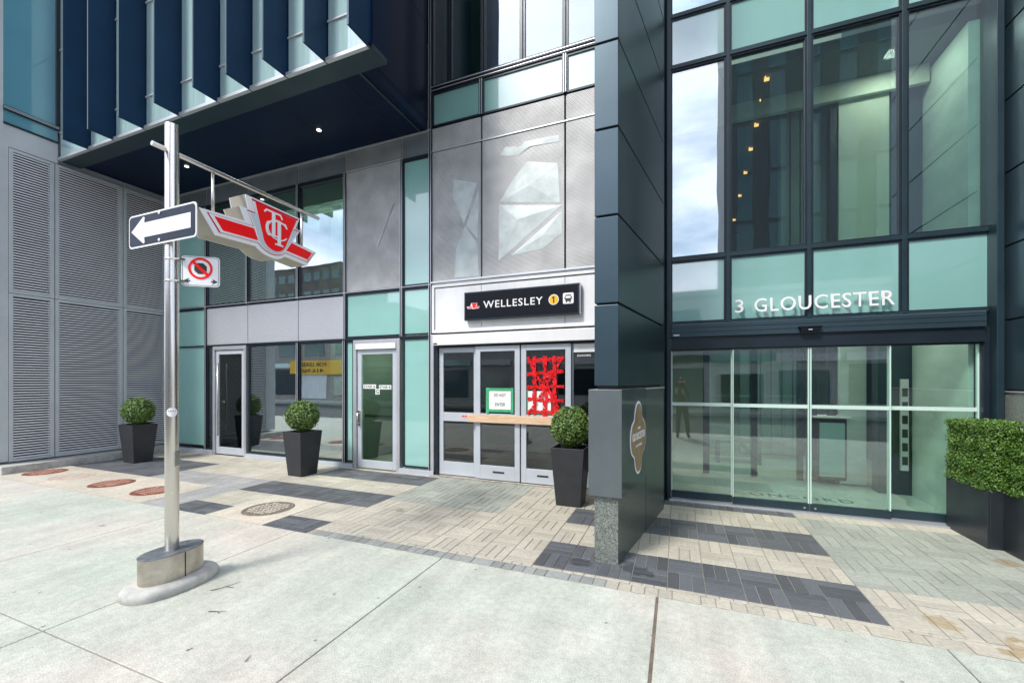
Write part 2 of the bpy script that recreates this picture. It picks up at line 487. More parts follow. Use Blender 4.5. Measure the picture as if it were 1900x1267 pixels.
def box(bm, x0, x1, y0, y1, z0, z1, mi=0):
    if x0 > x1: x0, x1 = x1, x0
    if y0 > y1: y0, y1 = y1, y0
    if z0 > z1: z0, z1 = z1, z0
    v = [bm.verts.new(p) for p in ((x0, y0, z0), (x1, y0, z0), (x1, y1, z0), (x0, y1, z0), (x0, y0, z1), (x1, y0, z1), (x1, y1, z1), (x0, y1, z1))]
    for f in ((3, 2, 1, 0), (4, 5, 6, 7), (0, 1, 5, 4), (1, 2, 6, 5), (2, 3, 7, 6), (3, 0, 4, 7)):
        fa = bm.faces.new([v[i] for i in f])
        fa.material_index = mi
    return v


def BM(*boxes):
    bm = bmesh.new()
    for b in boxes:
        box(bm, *b)
    return bm


def prism(bm, pts, axis, a0, a1, mi=0):
    """extrude a 2-D outline (list of pairs) between a0 and a1 along 'x' 'y' or 'z'"""
    def P(p, a):
        return {'x': (a, p[0], p[1]), 'y': (p[0], a, p[1]), 'z': (p[0], p[1], a)}[axis]
    lo = [bm.verts.new(P(p, a0)) for p in pts]
    hi = [bm.verts.new(P(p, a1)) for p in pts]
    fs = []
    fs.append(bm.faces.new(lo[::-1]))
    fs.append(bm.faces.new(hi))
    n = len(pts)
    for i in range(n):
        fs.append(bm.faces.new((lo[i], lo[(i + 1) % n], hi[(i + 1) % n], hi[i])))
    for f in fs:
        f.material_index = mi
    return fs


def tube(bm, p0, p1, r0, r1=None, seg=20, cap=True, mi=0):
    r1 = r0 if r1 is None else r1
    p0, p1 = Vector(p0), Vector(p1)
    d = (p1 - p0).normalized()
    q = d.to_track_quat('Z', 'Y')
    a, b = [], []
    for i in range(seg):
        t = 2 * math.pi * i / seg
        o = q @ Vector((math.cos(t), math.sin(t), 0))
        a.append(bm.verts.new(p0 + o * r0))
        b.append(bm.verts.new(p1 + o * r1))
    for i in range(seg):
        f = bm.faces.new((a[i], a[(i + 1) % seg], b[(i + 1) % seg], b[i]))
        f.smooth = True
        f.material_index = mi
    if cap:
        bm.faces.new(a[::-1]).material_index = mi
        bm.faces.new(b).material_index = mi


def put(name, bm, mats, parent=None, bev=0.0, label=None, local=False):
    bmesh.ops.recalc_face_normals(bm, faces=bm.faces[:])
    me = bpy.data.meshes.new(name)
    bm.to_mesh(me)
    bm.free()
    for m in (mats if isinstance(mats, (list, tuple)) else [mats]):
        me.materials.append(M[m] if isinstance(m, str) else m)
    o = bpy.data.objects.new(name, me)
    COL.objects.link(o)
    if parent:
        o.parent = parent
        if not local:
            p, off = parent, Vector((0, 0, 0))
            while p:
                off += p.location
                p = p.parent
            o.location = -off
    if bev:
        b = o.modifiers.new('bevel', 'BEVEL')
        b.width = bev
        b.segments = 2
        b.limit_method = 'ANGLE'
        b.angle_limit = R(40)
    if label:
        o['label'] = label
    return o


def tag(o, label, cat, group=None):
    o['label'] = label
    o['category'] = cat
    if group:
        o['group'] = group
    return o


def thing(name, label, cat, loc=(0, 0, 0), group=None):
    o = bpy.data.objects.new(name, None)
    o.empty_display_size = 0.2
    COL.objects.link(o)
    o.location = loc
    return tag(o, label, cat, group)


def struct(name, bm, mats):
    o = put(name, bm, mats)
    o['kind'] = 'structure'
    return o


def text_bm(txt, size, depth, mat, align='CENTER', offset=0.0, spacing=1.0, sx=1.0):
    """text lying in the XZ plane facing -Y, as mesh data in a bmesh"""
    cu = bpy.data.curves.new('t', 'FONT')
    cu.body = txt
    cu.size = size
    cu.extrude = depth / 2
    cu.align_x = align
    cu.offset = offset
    cu.space_character = spacing
    cu.resolution_u = 3
    o = bpy.data.objects.new('t', cu)
    COL.objects.link(o)
    dg = bpy.context.evaluated_depsgraph_get()
    me = bpy.data.meshes.new_from_object(o.evaluated_get(dg))
    bpy.data.objects.remove(o)
    bm = bmesh.new()
    bm.from_mesh(me)
    bpy.data.meshes.remove(me)
    bmesh.ops.transform(bm, matrix=Matrix.Diagonal((sx, 1, 1, 1)), verts=bm.verts[:])
    bmesh.ops.transform(bm, matrix=Matrix.Rotation(R(90), 4, 'X'), verts=bm.verts[:])
    return bm


def move(bm, v, rotz=0.0):
    bmesh.ops.transform(bm, matrix=Matrix.Translation(v) @ Matrix.Rotation(rotz, 4, 'Z'), verts=bm.verts[:])
    return bm


def fit_text(txt, x0, x1, z0, z1, y, depth, offset=0.0, spacing=1.0):
    """text stretched to span x0..x1 and z0..z1 (cap height), front towards -Y at y"""
    bm = text_bm(txt, 1.0, 0.02, None, 'LEFT', offset, spacing)
    xs = [v.co.x for v in bm.verts]
    zs = [v.co.z for v in bm.verts]
    ys = [v.co.y for v in bm.verts]
    ax, bx = min(xs), max(xs)
    az, bz = min(zs), max(zs)
    ay, by = min(ys), max(ys)
    for v in bm.verts:
        v.co.x = x0 + (v.co.x - ax) / (bx - ax) * (x1 - x0)
        v.co.z = z0 + (v.co.z - az) / (bz - az) * (z1 - z0)
        v.co.y = y + (v.co.y - ay) / (by - ay) * depth
    return bm


# ------------------------------------------------------------------ the ground
F = 6.08                      # plane of both facades
EDGE = 3.27                   # where the paving meets the sidewalk
struct('ground', BM((-400, 400, -400, 400, -1.2, -0.22)), 'asphalt')
XS = [-40, -34.4, -29, -23.6, -18.2, -16.4, -14.6, -12.8, -10.98, -9.16, -7.36, -5.57, -3.77, -1.975, -0.135, 1.50, 3.30, 5.1, 6.9, 8.7, 14, 20, 28]
YS = [-1.42, -0.45, 1.37, EDGE]
bm = bmesh.new()
for i in range(len(XS) - 1):
    for j in range(len(YS) - 1):
        g = 0.0045
        gx0 = 0.010 if abs(XS[i] + 0.135) < .01 else g
        gx1 = 0.010 if abs(XS[i + 1] + 0.135) < .01 else g
        x0, x1, y0, y1 = XS[i] + gx0, XS[i + 1] - gx1, YS[j] + g, YS[j + 1] - g
        b = 0.003
        lo = [bm.verts.new(p) for p in ((x0, y0, -b), (x1, y0, -b), (x1, y1, -b), (x0, y1, -b))]
        hi = [bm.verts.new(p) for p in ((x0 + b, y0 + b, 0), (x1 - b, y0 + b, 0), (x1 - b, y1 - b, 0), (x0 + b, y1 - b, 0))]
        bo = [bm.verts.new(p) for p in ((x0, y0, -.03), (x1, y0, -.03), (x1, y1, -.03), (x0, y1, -.03))]
        bm.faces.new(hi)
        for k in range(4):
            bm.faces.new((lo[k], lo[(k + 1) % 4], hi[(k + 1) % 4], hi[k]))
            bm.faces.new((bo[k], bo[(k + 1) % 4], lo[(k + 1) % 4], lo[k]))
struct('sidewalk', bm, 'concrete')
struct('joint_bed', BM((-40, 28, -1.42, EDGE - .002, -0.2, -0.018)), 'joint')
struct('paving_bed', BM((-40, 28, EDGE - .001, 16.0, -0.2, -0.0065)), 'jointsand')
struct('joint_sealant', BM((-.1449, -.1251, -1.40, EDGE - .006, -.014, -.005)), 'sealant')
struct('kerb', BM((-40, 28, -1.60, -1.425, -0.3, 0.0)), 'concrete')
struct('road', BM((-200, 200, -11.0, -1.60, -0.21, -0.15)), 'asphalt')
struct('far_sidewalk', BM((-200, 200, -14.0, -11.0, -0.21, 0.0)), 'concrete')

# paving: every paver a small bevelled tile, in cells of three
CX, CY = 0.28, 0.2875
bm = bmesh.new()
rl = bm.faces.layers.float.new('rnd')
TAN, DARK, GREY, GREEN, BORD = range(5)
PADS = [(-10.9, -10.9 + 16 * 4.9 / 18, EDGE, 4.215), (-5.25, -4.28, EDGE, 4.215)]


def region(x, y):
    if x < -3.66:
        if x < -8.10 and 4.15 < y < 5.34: return DARK
        if -6.0 < x < -5.25 and 3.27 < y < 3.64: return DARK
        if -4.28 < x < -3.56 and y < 3.64: return DARK
        if -5.99 < x and 4.215 < y < 4.79: return DARK
        if -5.85 < x and 5.365 < y < 5.95: return DARK
        if -8.10 < x < -6.0 and 4.10 < y < 4.79: return GREY
        if -6.62 < x < -6.0 and y < 4.1: return GREY
        return TAN
    if x < -3.56 and y < 3.64: return DARK
    if x < -2.0 and 4.72 < y < 5.92: return GREEN
    if -1.24 < x < 1.30 and 3.44 < y < 4.015: return DARK
    if -1.24 < x < -0.6 and 4.59 < y < 5.165: return DARK
    if -0.4 < x < 1.30 and 4.59 < y < 5.165: return DARK
    if -0.4 < x < 1.30 and y > 5.74: return DARK
    if x > 1.30 and 4.015 < y < 5.76: return GREEN
    return TAN


def paver(x0, x1, y0, y1, mi):
    g, b = 0.0026, 0.0030
    x0 += g; x1 -= g; y0 += g; y1 -= g
    if x1 - x0 < 0.02 or y1 - y0 < 0.02:
        return
    z = random.uniform(-0.0012, 0.0012)
    r = random.random()
    lo = [bm.verts.new(p) for p in ((x0, y0, z - b), (x1, y0, z - b), (x1, y1, z - b), (x0, y1, z - b))]
    hi = [bm.verts.new(p) for p in ((x0 + b, y0 + b, z), (x1 - b, y0 + b, z), (x1 - b, y1 - b, z), (x0 + b, y1 - b, z))]
    fs = [bm.faces.new(hi)]
    for k in range(4):
        fs.append(bm.faces.new((lo[k], lo[(k + 1) % 4], hi[(k + 1) % 4], hi[k])))
    for f in fs:
        f.material_index = mi
        f[rl] = r


def inpad(x, y):
    return any(a < x < b and c < y < d for a, b, c, d in PADS)


def cells(x0, x1, ys, ye, oy):
    nx = int(round((x1 - x0) / CX))
    cw = (x1 - x0) / nx
    j0 = math.floor((ys - oy) / CY)
    y = oy + j0 * CY
    j = 0
    while y < ye - 0.01:
        ya, yb = max(y, ys), min(y + CY, ye)
        for i in range(nx):
            xa = x0 + i * cw
            mxx, myy = xa + cw / 2, (ya + yb) / 2
            if inpad(mxx, myy):
                continue
            mi = region(mxx, myy)
            if (i + j) % 2 == 0:
                for k in range(3):
                    paver(xa + k * cw / 3, xa + (k + 1) * cw / 3, ya, yb, mi)
            else:
                for k in range(3):
                    a, b = max(y + k * CY / 3, ya), min(y + (k + 1) * CY / 3, yb)
                    if b > a:
                        paver(xa, xa + cw, a, b, mi)
        y += CY
        j += 1


cells(-10.90, -6.0, EDGE, 6.03, 3.64)
cells(-6.0, -5.25, EDGE, 6.03, 3.64)
cells(-5.25, -4.28, EDGE, 6.03, 3.64)
cells(-4.28, -3.64, EDGE, 6.03, 3.64)
x = -3.56
while x < 9.3:                                          # border course along the sidewalk
    mi = BORD if x < -0.6 else TAN
    n_ = random.choice((1, 1, 1, 2))
    paver(x, x + 0.098 * n_, EDGE, 3.395, mi)
    x += 0.098 * n_
cells(-3.64, 1.30, 3.395, 6.03, 3.44)
cells(1.30, 9.14, 3.395, 6.03, 3.44)
struct('paving', bm, ['p_tan', 'p_dark', 'p_grey', 'p_green', 'p_border'])
bm = bmesh.new()
for a, b, c, d_ in PADS:
    box(bm, a + .004, b - .004, c + .004, d_ - .004, -.03, 0.001)
struct('utility_pad', bm, 'pad')


# ------------------------------------------------------------------ manhole covers
def manhole(x, y, r, mat, label, name='manhole_cover'):
    root = thing(name, label, 'manhole cover', (x, y, 0.001), 'round covers let into the concrete pads')
    bm = bmesh.new()
    n = 40
    for (ra, rb, za, zb) in ((r, r - .018, .0, .006), (r - .018, r - .024, .006, .002), (r - .024, 0.0001, .002, .002)):
        A = [bm.verts.new((ra * math.cos(2 * math.pi * i / n), ra * math.sin(2 * math.pi * i / n), za)) for i in range(n)]
        B = [bm.verts.new((rb * math.cos(2 * math.pi * i / n), rb * math.sin(2 * math.pi * i / n), zb)) for i in range(n)]
        for i in range(n):
            bm.faces.new((A[i], A[(i + 1) % n], B[(i + 1) % n], B[i]))
    put('cover_plate', bm, mat, root, local=True)
    bm = bmesh.new()
    s = 0.058
    k = int(r / s) + 1
    if name == 'manhole_cover':                      # cast tread: studs standing on one thin web
        ring = [bm.verts.new(((r - .045) * math.cos(2 * math.pi * i / n), (r - .045) * math.sin(2 * math.pi * i / n), .0022)) for i in range(n)]
        cen = bm.verts.new((0, 0, .0024))
        for i in range(n):
            bm.faces.new((ring[i], ring[(i + 1) % n], cen)).material_index = 1
        for i in range(-k, k + 1):
            for j in range(-k, k + 1):
                if math.hypot(i * s, j * s) < r - .07:
                    a = random.uniform(.015, .021)
                    box(bm, i * s - a, i * s + a, j * s - a, j * s + a, .002, .008)
        put('tread_pattern', bm, [mat + '_hi', mat], root, local=True)
    else:
        bm.free()
    return root


manhole(-10.27, 3.76, .28, 'rust', 'rusty manhole cover nearest the louvered wall')
manhole(-9.36, 3.74, .29, 'palerust', 'pale worn round cover with only flecks of rust, second from the louvered wall', name='worn_manhole_cover')
manhole(-8.18, 3.73, .28, 'rust', 'dark rusty manhole cover, middle of the row on the cream concrete')
manhole(-7.07, 3.72, .28, 'rust', 'rusty manhole cover just behind the steel sign pole')
manhole(-4.75, 3.72, .295, 'iron', 'greyish brown manhole cover alone on the small concrete square between dark pavers')

# ------------------------------------------------------------------ left wing with the louvered wall
XW = -11.0
wing = thing('louvered_wing', 'left wing of the tower with grey louvered wall and blue glass above', 'building', (-15, 6, 0))
put('wall', BM((-24, XW - .14, 3.50, 20, -.1, 14)), 'louverframe', wing)
put('plinth', BM((-24, -10.62, 3.36, 6.02, -.1, .13)), 'footing', wing, bev=.008)
put('corner_panel', BM((-24, XW, 3.34, 3.50, .17, 14), (XW - .14, XW, 3.50, 3.56, .17, 5.75)), 'louverframe', wing)
LY = [3.56, 4.155, 5.205, 6.04]
for i in range(3):
    for (z0, z1) in ((.15, 3.155), (3.155, 5.73)):
        y0, y1 = LY[i] + .006, LY[i + 1] - .006
        z0_, z1_ = z0 + .004, z1 - .004
        fr = .055
        lp = put('louver_panel', BM((XW - .09, XW, y0, y0 + fr, z0_, z1_), (XW - .09, XW, y1 - fr, y1, z0_, z1_),
                                    (XW - .09, XW, y0 + fr, y1 - fr, z0_, z0_ + .05), (XW - .09, XW, y0 + fr, y1 - fr, z1_ - .05, z1_)), 'louverframe', wing, bev=.003)
        bm = bmesh.new()
        z = z0_ + .06
        while z < z1_ - .07:
            ya, yb_ = y0 + fr, y1 - fr
            sec = [(XW - .010, z), (XW - .010, z + .0195), (XW - .028, z + .0200), (XW - .028, z + .016)]
            prism(bm, sec, 'y', ya, yb_)
            z += .0465
        put('louver_slats', bm, 'louver', lp)
        put('backing', BM((XW - .095, XW - .088, y0 + fr, y1 - fr, z0_ + .05, z1_ - .05)), 'black', lp)
put('upper_band', BM((XW - .14, XW - .005, 3.50, 4.20, 5.74, 6.12)), 'louverframe', wing)
put('spandrel_glass', BM((XW - .14, XW - .02, 3.50, 4.20, 6.15, 6.37)), 'spandrel_blue', wing)
put('transom', BM((XW - .14, XW + .02, 3.50, 4.20, 6.121, 6.149)), 'frame', wing)
put('transom', BM((XW - .14, XW + .03, 3.50, 4.20, 6.371, 6.44)), 'frame', wing)
for z in (6.386, 6.412):
    put('transom_cap', BM((XW + .03, XW + .04, 3.50, 4.20, z, z + .011)), 'cap', wing)
put('upper_glass', BM((XW - .14, XW - .02, 3.50, 4.17, 6.441, 14)), 'spandrel_blue', wing)
put('corner_mullion', BM((XW - .14, XW + .02, 4.171, 4.215, 6.45, 14)), 'frame', wing)

# ------------------------------------------------------------------ station building
st = thing('station_building', 'base of the glass tower with grey panels, teal glass and overhanging navy bay', 'building', (-6, 7, 0))
GY0, GY1 = F - .006, F + .006


def pane(name, x0, x1, z0, z1, mat, parent, y=F, frame='frame', fw=.028, t=.012):
    o = put(name, BM((x0 + fw, x1 - fw, y - t / 2, y + t / 2, z0 + fw, z1 - fw)), mat, parent)
    if fw > 0:
        put('window_frame', BM((x0, x0 + fw, y - .03, y + .05, z0, z1), (x1 - fw, x1, y - .03, y + .05, z0, z1),
                               (x0 + fw, x1 - fw, y - .03, y + .05, z0, z0 + fw), (x0 + fw, x1 - fw, y - .03, y + .05, z1 - fw, z1)), frame, o)
    return o


def vision(x0, x1, z0, z1, parent, mat='glass', **k):
    return pane('window', x0, x1, z0, z1, mat, parent, **k)


def spandrel(x0, x1, z0, z1, parent, mat='spandrel', **k):
    return pane('spandrel_panel', x0, x1, z0, z1, mat, parent, t=.02, **k)


def panel(x0, x1, z0, z1, mat, parent, y=F - .02, name='metal_panel', bev=.004):
    return put(name, BM((x0 + .005, x1 - .005, y, y + .06, z0 + .005, z1 - .005)), mat, parent, bev=bev)


def mull(x, z0, z1, parent, cap=True, wd=.036, y=F, mat='frame'):
    o = put('mullion', BM((x - wd / 2, x + wd / 2, y - .05, y + .08, z0, z1)), mat, parent, bev=.003)
    if cap:
        put('mullion_cap', BM((x - wd / 2 - .004, x - wd / 2 + .005, y - .056, y - .051, z0, z1), (x + wd / 2 - .005, x + wd / 2 + .004, y - .056, y - .051, z0, z1)), 'cap', o)
    return o


def trans(x0, x1, z, parent, h=.034, cap=True, y=F, mat='frame'):
    o = put('transom', BM((x0, x1, y - .046, y + .08, z - h / 2, z + h / 2)), mat, parent, bev=.003)
    if cap:
        put('transom_cap', BM((x0, x1, y - .053, y - .047, z + h / 2 - .010, z + h / 2)), 'cap', o)
    return o


A_, B_, C_, D_, E_, F_, G_ = -9.67, -8.36, -6.93, -5.74, -4.47, -3.87, -2.93
H_ = -1.55
# column A : teal glass full height
spandrel(XW + .02, A_ - .02, .14, 3.19, st)
spandrel(XW + .02, A_ - .02, 3.22, 5.42, st)
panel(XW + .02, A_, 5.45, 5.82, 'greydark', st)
# columns B C D
for (a, b) in ((A_, B_), (B_, C_), (C_, D_)):
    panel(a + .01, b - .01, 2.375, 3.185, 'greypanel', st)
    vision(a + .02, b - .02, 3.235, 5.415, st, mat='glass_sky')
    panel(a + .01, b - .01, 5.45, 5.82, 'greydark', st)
vision(A_ + .02, -9.41, .10, 2.33, st)
vision(B_ + .03, C_ - .018, .10, 2.33, st, mat='glass_sky')
vision(C_ + .018, -5.78, .10, 2.33, st, mat='glass_sky')
spandrel(-5.725, -5.54, .10, 2.33, st)
# column E
spandrel(D_ + .02, E_ - .02, 2.385, 3.195, st)
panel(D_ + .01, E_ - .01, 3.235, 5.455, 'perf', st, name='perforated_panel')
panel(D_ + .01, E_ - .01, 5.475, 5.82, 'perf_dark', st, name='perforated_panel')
put('trim_strip', BM((D_, E_, F - .035, F - .021, 5.456, 5.474)), 'cap', st)
# column F
spandrel(E_ + .02, F_ - .02, .10, 2.335, st)
spandrel(E_ + .02, F_ - .02, 2.385, 3.195, st)
spandrel(E_ + .02, F_ - .02, 3.235, 5.42, st)
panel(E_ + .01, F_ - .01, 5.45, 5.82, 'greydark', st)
# columns G H I above the station doors
for (a, b) in ((F_, G_), (G_, H_), (H_, -.16)):
    panel(a + .008, b - .008, 3.265, 5.455, 'perf', st, name='perforated_panel')
    panel(a + .008, b - .008, 5.475, 5.86, 'perf', st, name='perforated_panel')
    put('trim_strip', BM((a, b, F - .032, F - .021, 5.456, 5.474)), 'cap', st)
    spandrel(a + .02, b - .02, 5.88, 6.45, st, mat='spandrel_hi')
UP = [F_, -3.52, -2.9, -2.23, H_, -.9, -.16]
for a, b in zip(UP, UP[1:]):
    vision(a + .018, b - .018, 6.56, 9.3, st, mat='glass_sky')
    vision(a + .018, b - .018, 9.34, 12.0, st, mat='glass_sky')
for x in UP[1:-1]:
    mull(x, 6.56, 12, st, cap=False, wd=.026)
for x in (G_, H_):
    mull(x, 5.88, 6.45, st)
for z in (6.475, 6.535):
    trans(F_, -.16, z, st, h=.03)
trans(F_, -.16, 9.32, st)
put('fascia_rail', BM((F_, -.16, F - .06, F - .02, 3.235, 3.262)), 'cap', st)
put('fascia_panel', BM((F_ + .02, G_ - .003, F - .03, F + .04, 2.40, 3.232), (G_ + .003, H_ - .003, F - .03, F + .04, 2.40, 3.232), (H_ + .003, -.16, F - .03, F + .04, 2.40, 3.232)), 'whitepanel', st, bev=.003)
put('fascia_frame', BM((F_ + .02, F_ + .07, F - .048, F - .031, 2.45, 3.16), (F_ + .02, -.16, F - .048, F - .031, 2.40, 2.45), (F_ + .02, -.16, F - .048, F - .031, 3.16, 3.20)), 'whitepanel', st, bev=.003)
put('fascia_groove', BM((F_ + .07, -.16, F - .034, F - .0305, 3.148, 3.160), (F_ + .07, F_ + .078, F - .034, F - .0305, 2.45, 3.148)), 'black', st)
# grid lines
for x in (A_,):
    mull(x, .05, 5.42, st)
for x in (B_, C_):
    mull(x, 3.2, 5.44, st, wd=.03)
for x in (D_, E_):
    mull(x, 2.37, 5.46, st)
mull(-3.885, .02, 12, st, wd=.04)
for x in (B_, C_, D_, E_, A_):
    put('panel_joint', BM((x - .005, x + .005, F - .012, F - .004, 5.44, 5.83)), 'cap', st)
for x in (B_, C_):
    put('panel_joint', BM((x - .006, x + .006, F - .026, F - .004, 2.37, 3.19)), 'cap', st)
trans(XW, F_, 3.212, st)
trans(XW, F_, 2.357, st, cap=False)
trans(XW, D_, 5.435, st, h=.03, cap=False)
trans(E_, F_, 5.435, st, h=.03, cap=False)
put('soffit_trim', BM((XW, F_, F - .07, F - .02, 5.822, 5.84)), 'alu', st)
# base flashings
put('sill', BM((XW, -9.40, F - .08, F + .05, -.02, .085)), 'doorgrey', st, bev=.004)
put('sill', BM((-8.36, -5.53, F - .08, F + .05, -.02, .075)), 'doorgrey', st, bev=.004)
put('sill', BM((-4.49, -3.80, F - .08, F + .05, -.02, .075)), 'doorgrey', st, bev=.004)
mull(C_, .08, 2.34, st, wd=.034)
mull(-5.755, .08, 2.34, st, wd=.04)
# rooms behind
put('room_floor', BM((XW + .1, -.2, F + .1, 11, 3.08, 3.20), (XW + .1, -3.95, F + .1, 11, -.05, .01), (-3.8, -.2, F + .1, 11, -.05, .004)), 'roomfloor', st)
put('room_ceiling', BM((XW + .1, -.2, F + .1, 11, 5.60, 5.80)), 'ceiling', st)
put('room_ceiling', BM((XW + .1, -.2, F + .1, 11, 2.60, 2.75)), 'ceiling', st)
put('room_wall', BM((XW + .1, -.2, 11, 11.2, -.05, 12.3)), 'roomgreen', st)
put('window_backing', BM((-3.75, -3.0, F + .16, F + .19, 6.55, 11.9), (-2.85, -2.3, F + .45, F + .48, 6.55, 11.9)), 'tealback', st)  # teal sheets added behind the upper windows so they do not read black
put('room_wall', BM((-3.95, -3.8, F + .1, 11, 0, 12), (-5.9, -5.82, F + .1, 9, 0, 3.1), (-8.4, -8.32, 7.5, 11, 0, 3.1)), 'room', st)
put('room_column', BM((-7.6, -7.25, 7.2, 7.55, 0, 5.6), (-5.05, -4.75, 7.6, 7.9, 0, 2.6)), 'sage', st)
put('roof', BM((XW - .0, -.1, F - .05, 12, 12.0, 12.4)), 'frame', st)
put('room_ceiling', BM((-3.8, -.2, F + .1, 11, 9.2, 9.4)), 'ceiling', st)

# the overhanging bay
YB = 4.22
bay = put('bay_soffit', BM((XW + .01, -3.93, YB + .30, F - .07, 5.83, 6.0)), 'navy', st)
put('soffit_joint', BM((XW, -3.93, 5.185, 5.195, 5.8275, 5.8295), *[(x - .006, x + .006, YB + .30, F - .08, 5.8275, 5.8295) for x in (-4.43, -5.70, -6.91, -8.12, -9.33, -10.5)]), 'black', bay)
put('soffit_trim', BM((-4.07, -4.03, YB + .30, F - .1, 5.815, 5.829)), 'frame_teal', bay)
put('bay_wall', BM((-4.02, -3.925, YB + .30, F - .055, 6.0, 12)), 'navyside', st)
put('wall_joint', BM((-3.924, -3.921, YB + .30, F - .06, 7.6, 7.612)), 'black', st)
put('bay_fascia', BM((XW + .01, -3.575, YB + .02, YB + .30, 5.79, 5.86)), 'frame_teal', st, bev=.004)
put('bay_end_panel', BM((-3.62, -3.575, YB + .02, YB + .30, 5.861, 12)), 'navy', st)
put('bay_sill', BM((XW + .01, -3.60, YB - .035, YB + .019, 5.80, 5.845)), 'cap', st)
put('bay_back', BM((XW + .01, -3.63, YB + .10, YB + .29, 5.861, 12)), 'black', st)
FX = [-9.95, -9.16, -8.28, -7.355, -6.445, -5.745, -5.033, -4.315, -3.613]
FXX = [XW] + FX
for a, b in zip(FXX, FXX[1:]):
    z = 5.85
    for zt in (6.28 + .05, 7.9, 12):
        put('bay_glass', BM((a + .03, b - .02, YB, YB + .02, z, zt - .015)), 'bayglass', st)
        put('bay_transom', BM((a + .03, b - .02, YB - .02, YB + .02, zt - .014, zt + .010)), 'louverframe', st)
        z = zt + .011
for x in FX:
    f = put('fin', BM((x - .013, x + .013, 3.857, YB + .02, 5.80, 12)), 'fin', st, bev=.002)
    put('fin_edge', BM((x - .0135, x + .0135, 3.851, 3.8565, 5.80, 12)), 'clad', f)
for x, y in ((-5.62, 5.33), (-9.0, 5.27)):
    bm = bmesh.new()
    tube(bm, (x, y, 5.818), (x, y, 5.8265), .036, seg=24)
    put('soffit_light', bm, 'lamp', st)


# ------------------------------------------------------------------ doors
def door(name, x0, x1, z0, z1, parent, fw=.08, bot=.16, y=F - .03, mat='doorgrey', glass='glass_dark', mid=None, dy=.045):
    bs = [(x0, x0 + fw, y, y + dy, z0, z1), (x1 - fw, x1, y, y + dy, z0, z1), (x0 + fw, x1 - fw, y, y + dy, z0, z0 + bot), (x0 + fw, x1 - fw, y, y + dy, z1 - fw, z1)]
    if mid:
        bs.append((x0 + fw, x1 - fw, y, y + dy, mid[0], mid[1]))
    d = put(name, BM(*bs), mat, parent, bev=.004)
    put('door_glass', BM((x0 + fw, x1 - fw, y + dy * .4, y + dy * .6, z0 + bot, z1 - fw)), glass, d)
    return d


# left glass door (tower side entrance)
put('door_frame', BM((-9.405, -9.345, F - .06, F + .06, 0, 2.335), (-8.425, -8.365, F - .06, F + .06, 0, 2.335), (-9.345, -8.425, F - .06, F + .06, 2.26, 2.335)), 'alu', st, bev=.005)
d1 = door('door', -9.33, -8.44, .02, 2.25, st, fw=.085, bot=.15)
bm = bmesh.new()
tube(bm, (-9.17, F - .10, .42), (-9.17, F - .10, 1.98), .014, seg=12)
tube(bm, (-9.17, F - .10, .62), (-9.17, F - .02, .62), .009, seg=10)
tube(bm, (-9.17, F - .10, 1.78), (-9.17, F - .02, 1.78), .009, seg=10)
put('handle', bm, 'steel', d1)
put('lock', BM((-9.10, -9.04, F - .045, F - .03, 1.12, 1.17)), 'steel', d1)
# stair door
put('door_frame', BM((-5.525, -5.455, F - .06, F + .06, 0, 2.335), (-4.565, -4.495, F - .06, F + .06, 0, 2.335), (-5.455, -4.565, F - .06, F + .06, 2.27, 2.335)), 'alu', st, bev=.005)
put('door_header', BM((-5.45, -4.57, F - .08, F + .04, 2.165, 2.265)), 'white', st, bev=.006)
d2 = door('door', -5.44, -4.58, .02, 2.16, st, fw=.085, bot=.14, glass='glass_stair')
put('stair_wall', BM((-5.81, -3.96, 7.9, 8.0, .012, 2.59)), 'roomgreen', st)
put('push_bar', BM((-5.35, -4.67, F + .04, F + .10, .93, .985)), 'black', d2, bev=.01)
bm = bmesh.new()
box(bm, -5.425, -5.375, F - .05, F - .03, .78, 1.05)
tube(bm, (-5.40, F - .085, .80), (-5.40, F - .085, 1.02), .011, seg=10)
tube(bm, (-5.40, F - .085, .82), (-5.40, F - .03, .82), .008, seg=8)
tube(bm, (-5.40, F - .085, 1.0), (-5.40, F - .03, 1.0), .008, seg=8)
put('handle', bm, 'steel', d2)
for txt, x0, x1, z0, z1 in (('STAIR A', -5.315, -5.035, 1.455, 1.530), ('STAIR B', -4.965, -4.70, 1.445, 1.520), ('G', -5.045, -4.955, 1.352, 1.452)):
    s = put('door_sticker', BM((x0, x1, F - .024, F - .020, z0, z1)), 'white', d2)
    s.parent = d2
    put('lettering', fit_text(txt, x0 + .014, x1 - .014, z0 + .014, z1 - .014, F - .026, .0015, offset=.012), 'ink', s)
# station sliding doors
dh = thing('station_doors', 'closed grey aluminium sliding doors under the station sign', 'doors', (-2.5, F, 0))
put('header', BM((-3.79, -.3, F - .12, F + .06, 2.185, 2.36)), 'whitepanel', dh, bev=.006)
put('header_shadow_gap', BM((-3.74, -.3, F - .06, F + .04, 2.155, 2.184)), 'black', dh)
put('jamb', BM((-3.86, -3.80, F - .07, F + .06, 0, 2.37)), 'alu', dh, bev=.005)
put('jamb', BM((-3.80, -3.745, F - .04, F + .06, 0, 2.184)), 'frame', dh)
put('threshold', BM((-3.86, -.3, F - .10, F + .12, -.02, .022)), 'steel_base', dh, bev=.003)
door('door_leaf', -3.74, -3.00, .03, 2.15, dh, fw=.085, bot=.22, y=F + .005, mid=(.925, 1.07))
door('door_leaf', -3.025, -2.262, .03, 2.15, dh, fw=.085, bot=.22, y=F - .05, mid=(.925, 1.075))
door('door_leaf', -2.24, -1.455, .03, 2.15, dh, fw=.085, bot=.22, y=F - .05, mid=(.925, 1.075))
door('door_leaf', -1.48, -.60, .03, 2.15, dh, fw=.05, bot=.22, y=F + .005, mid=(.925, 1.07))
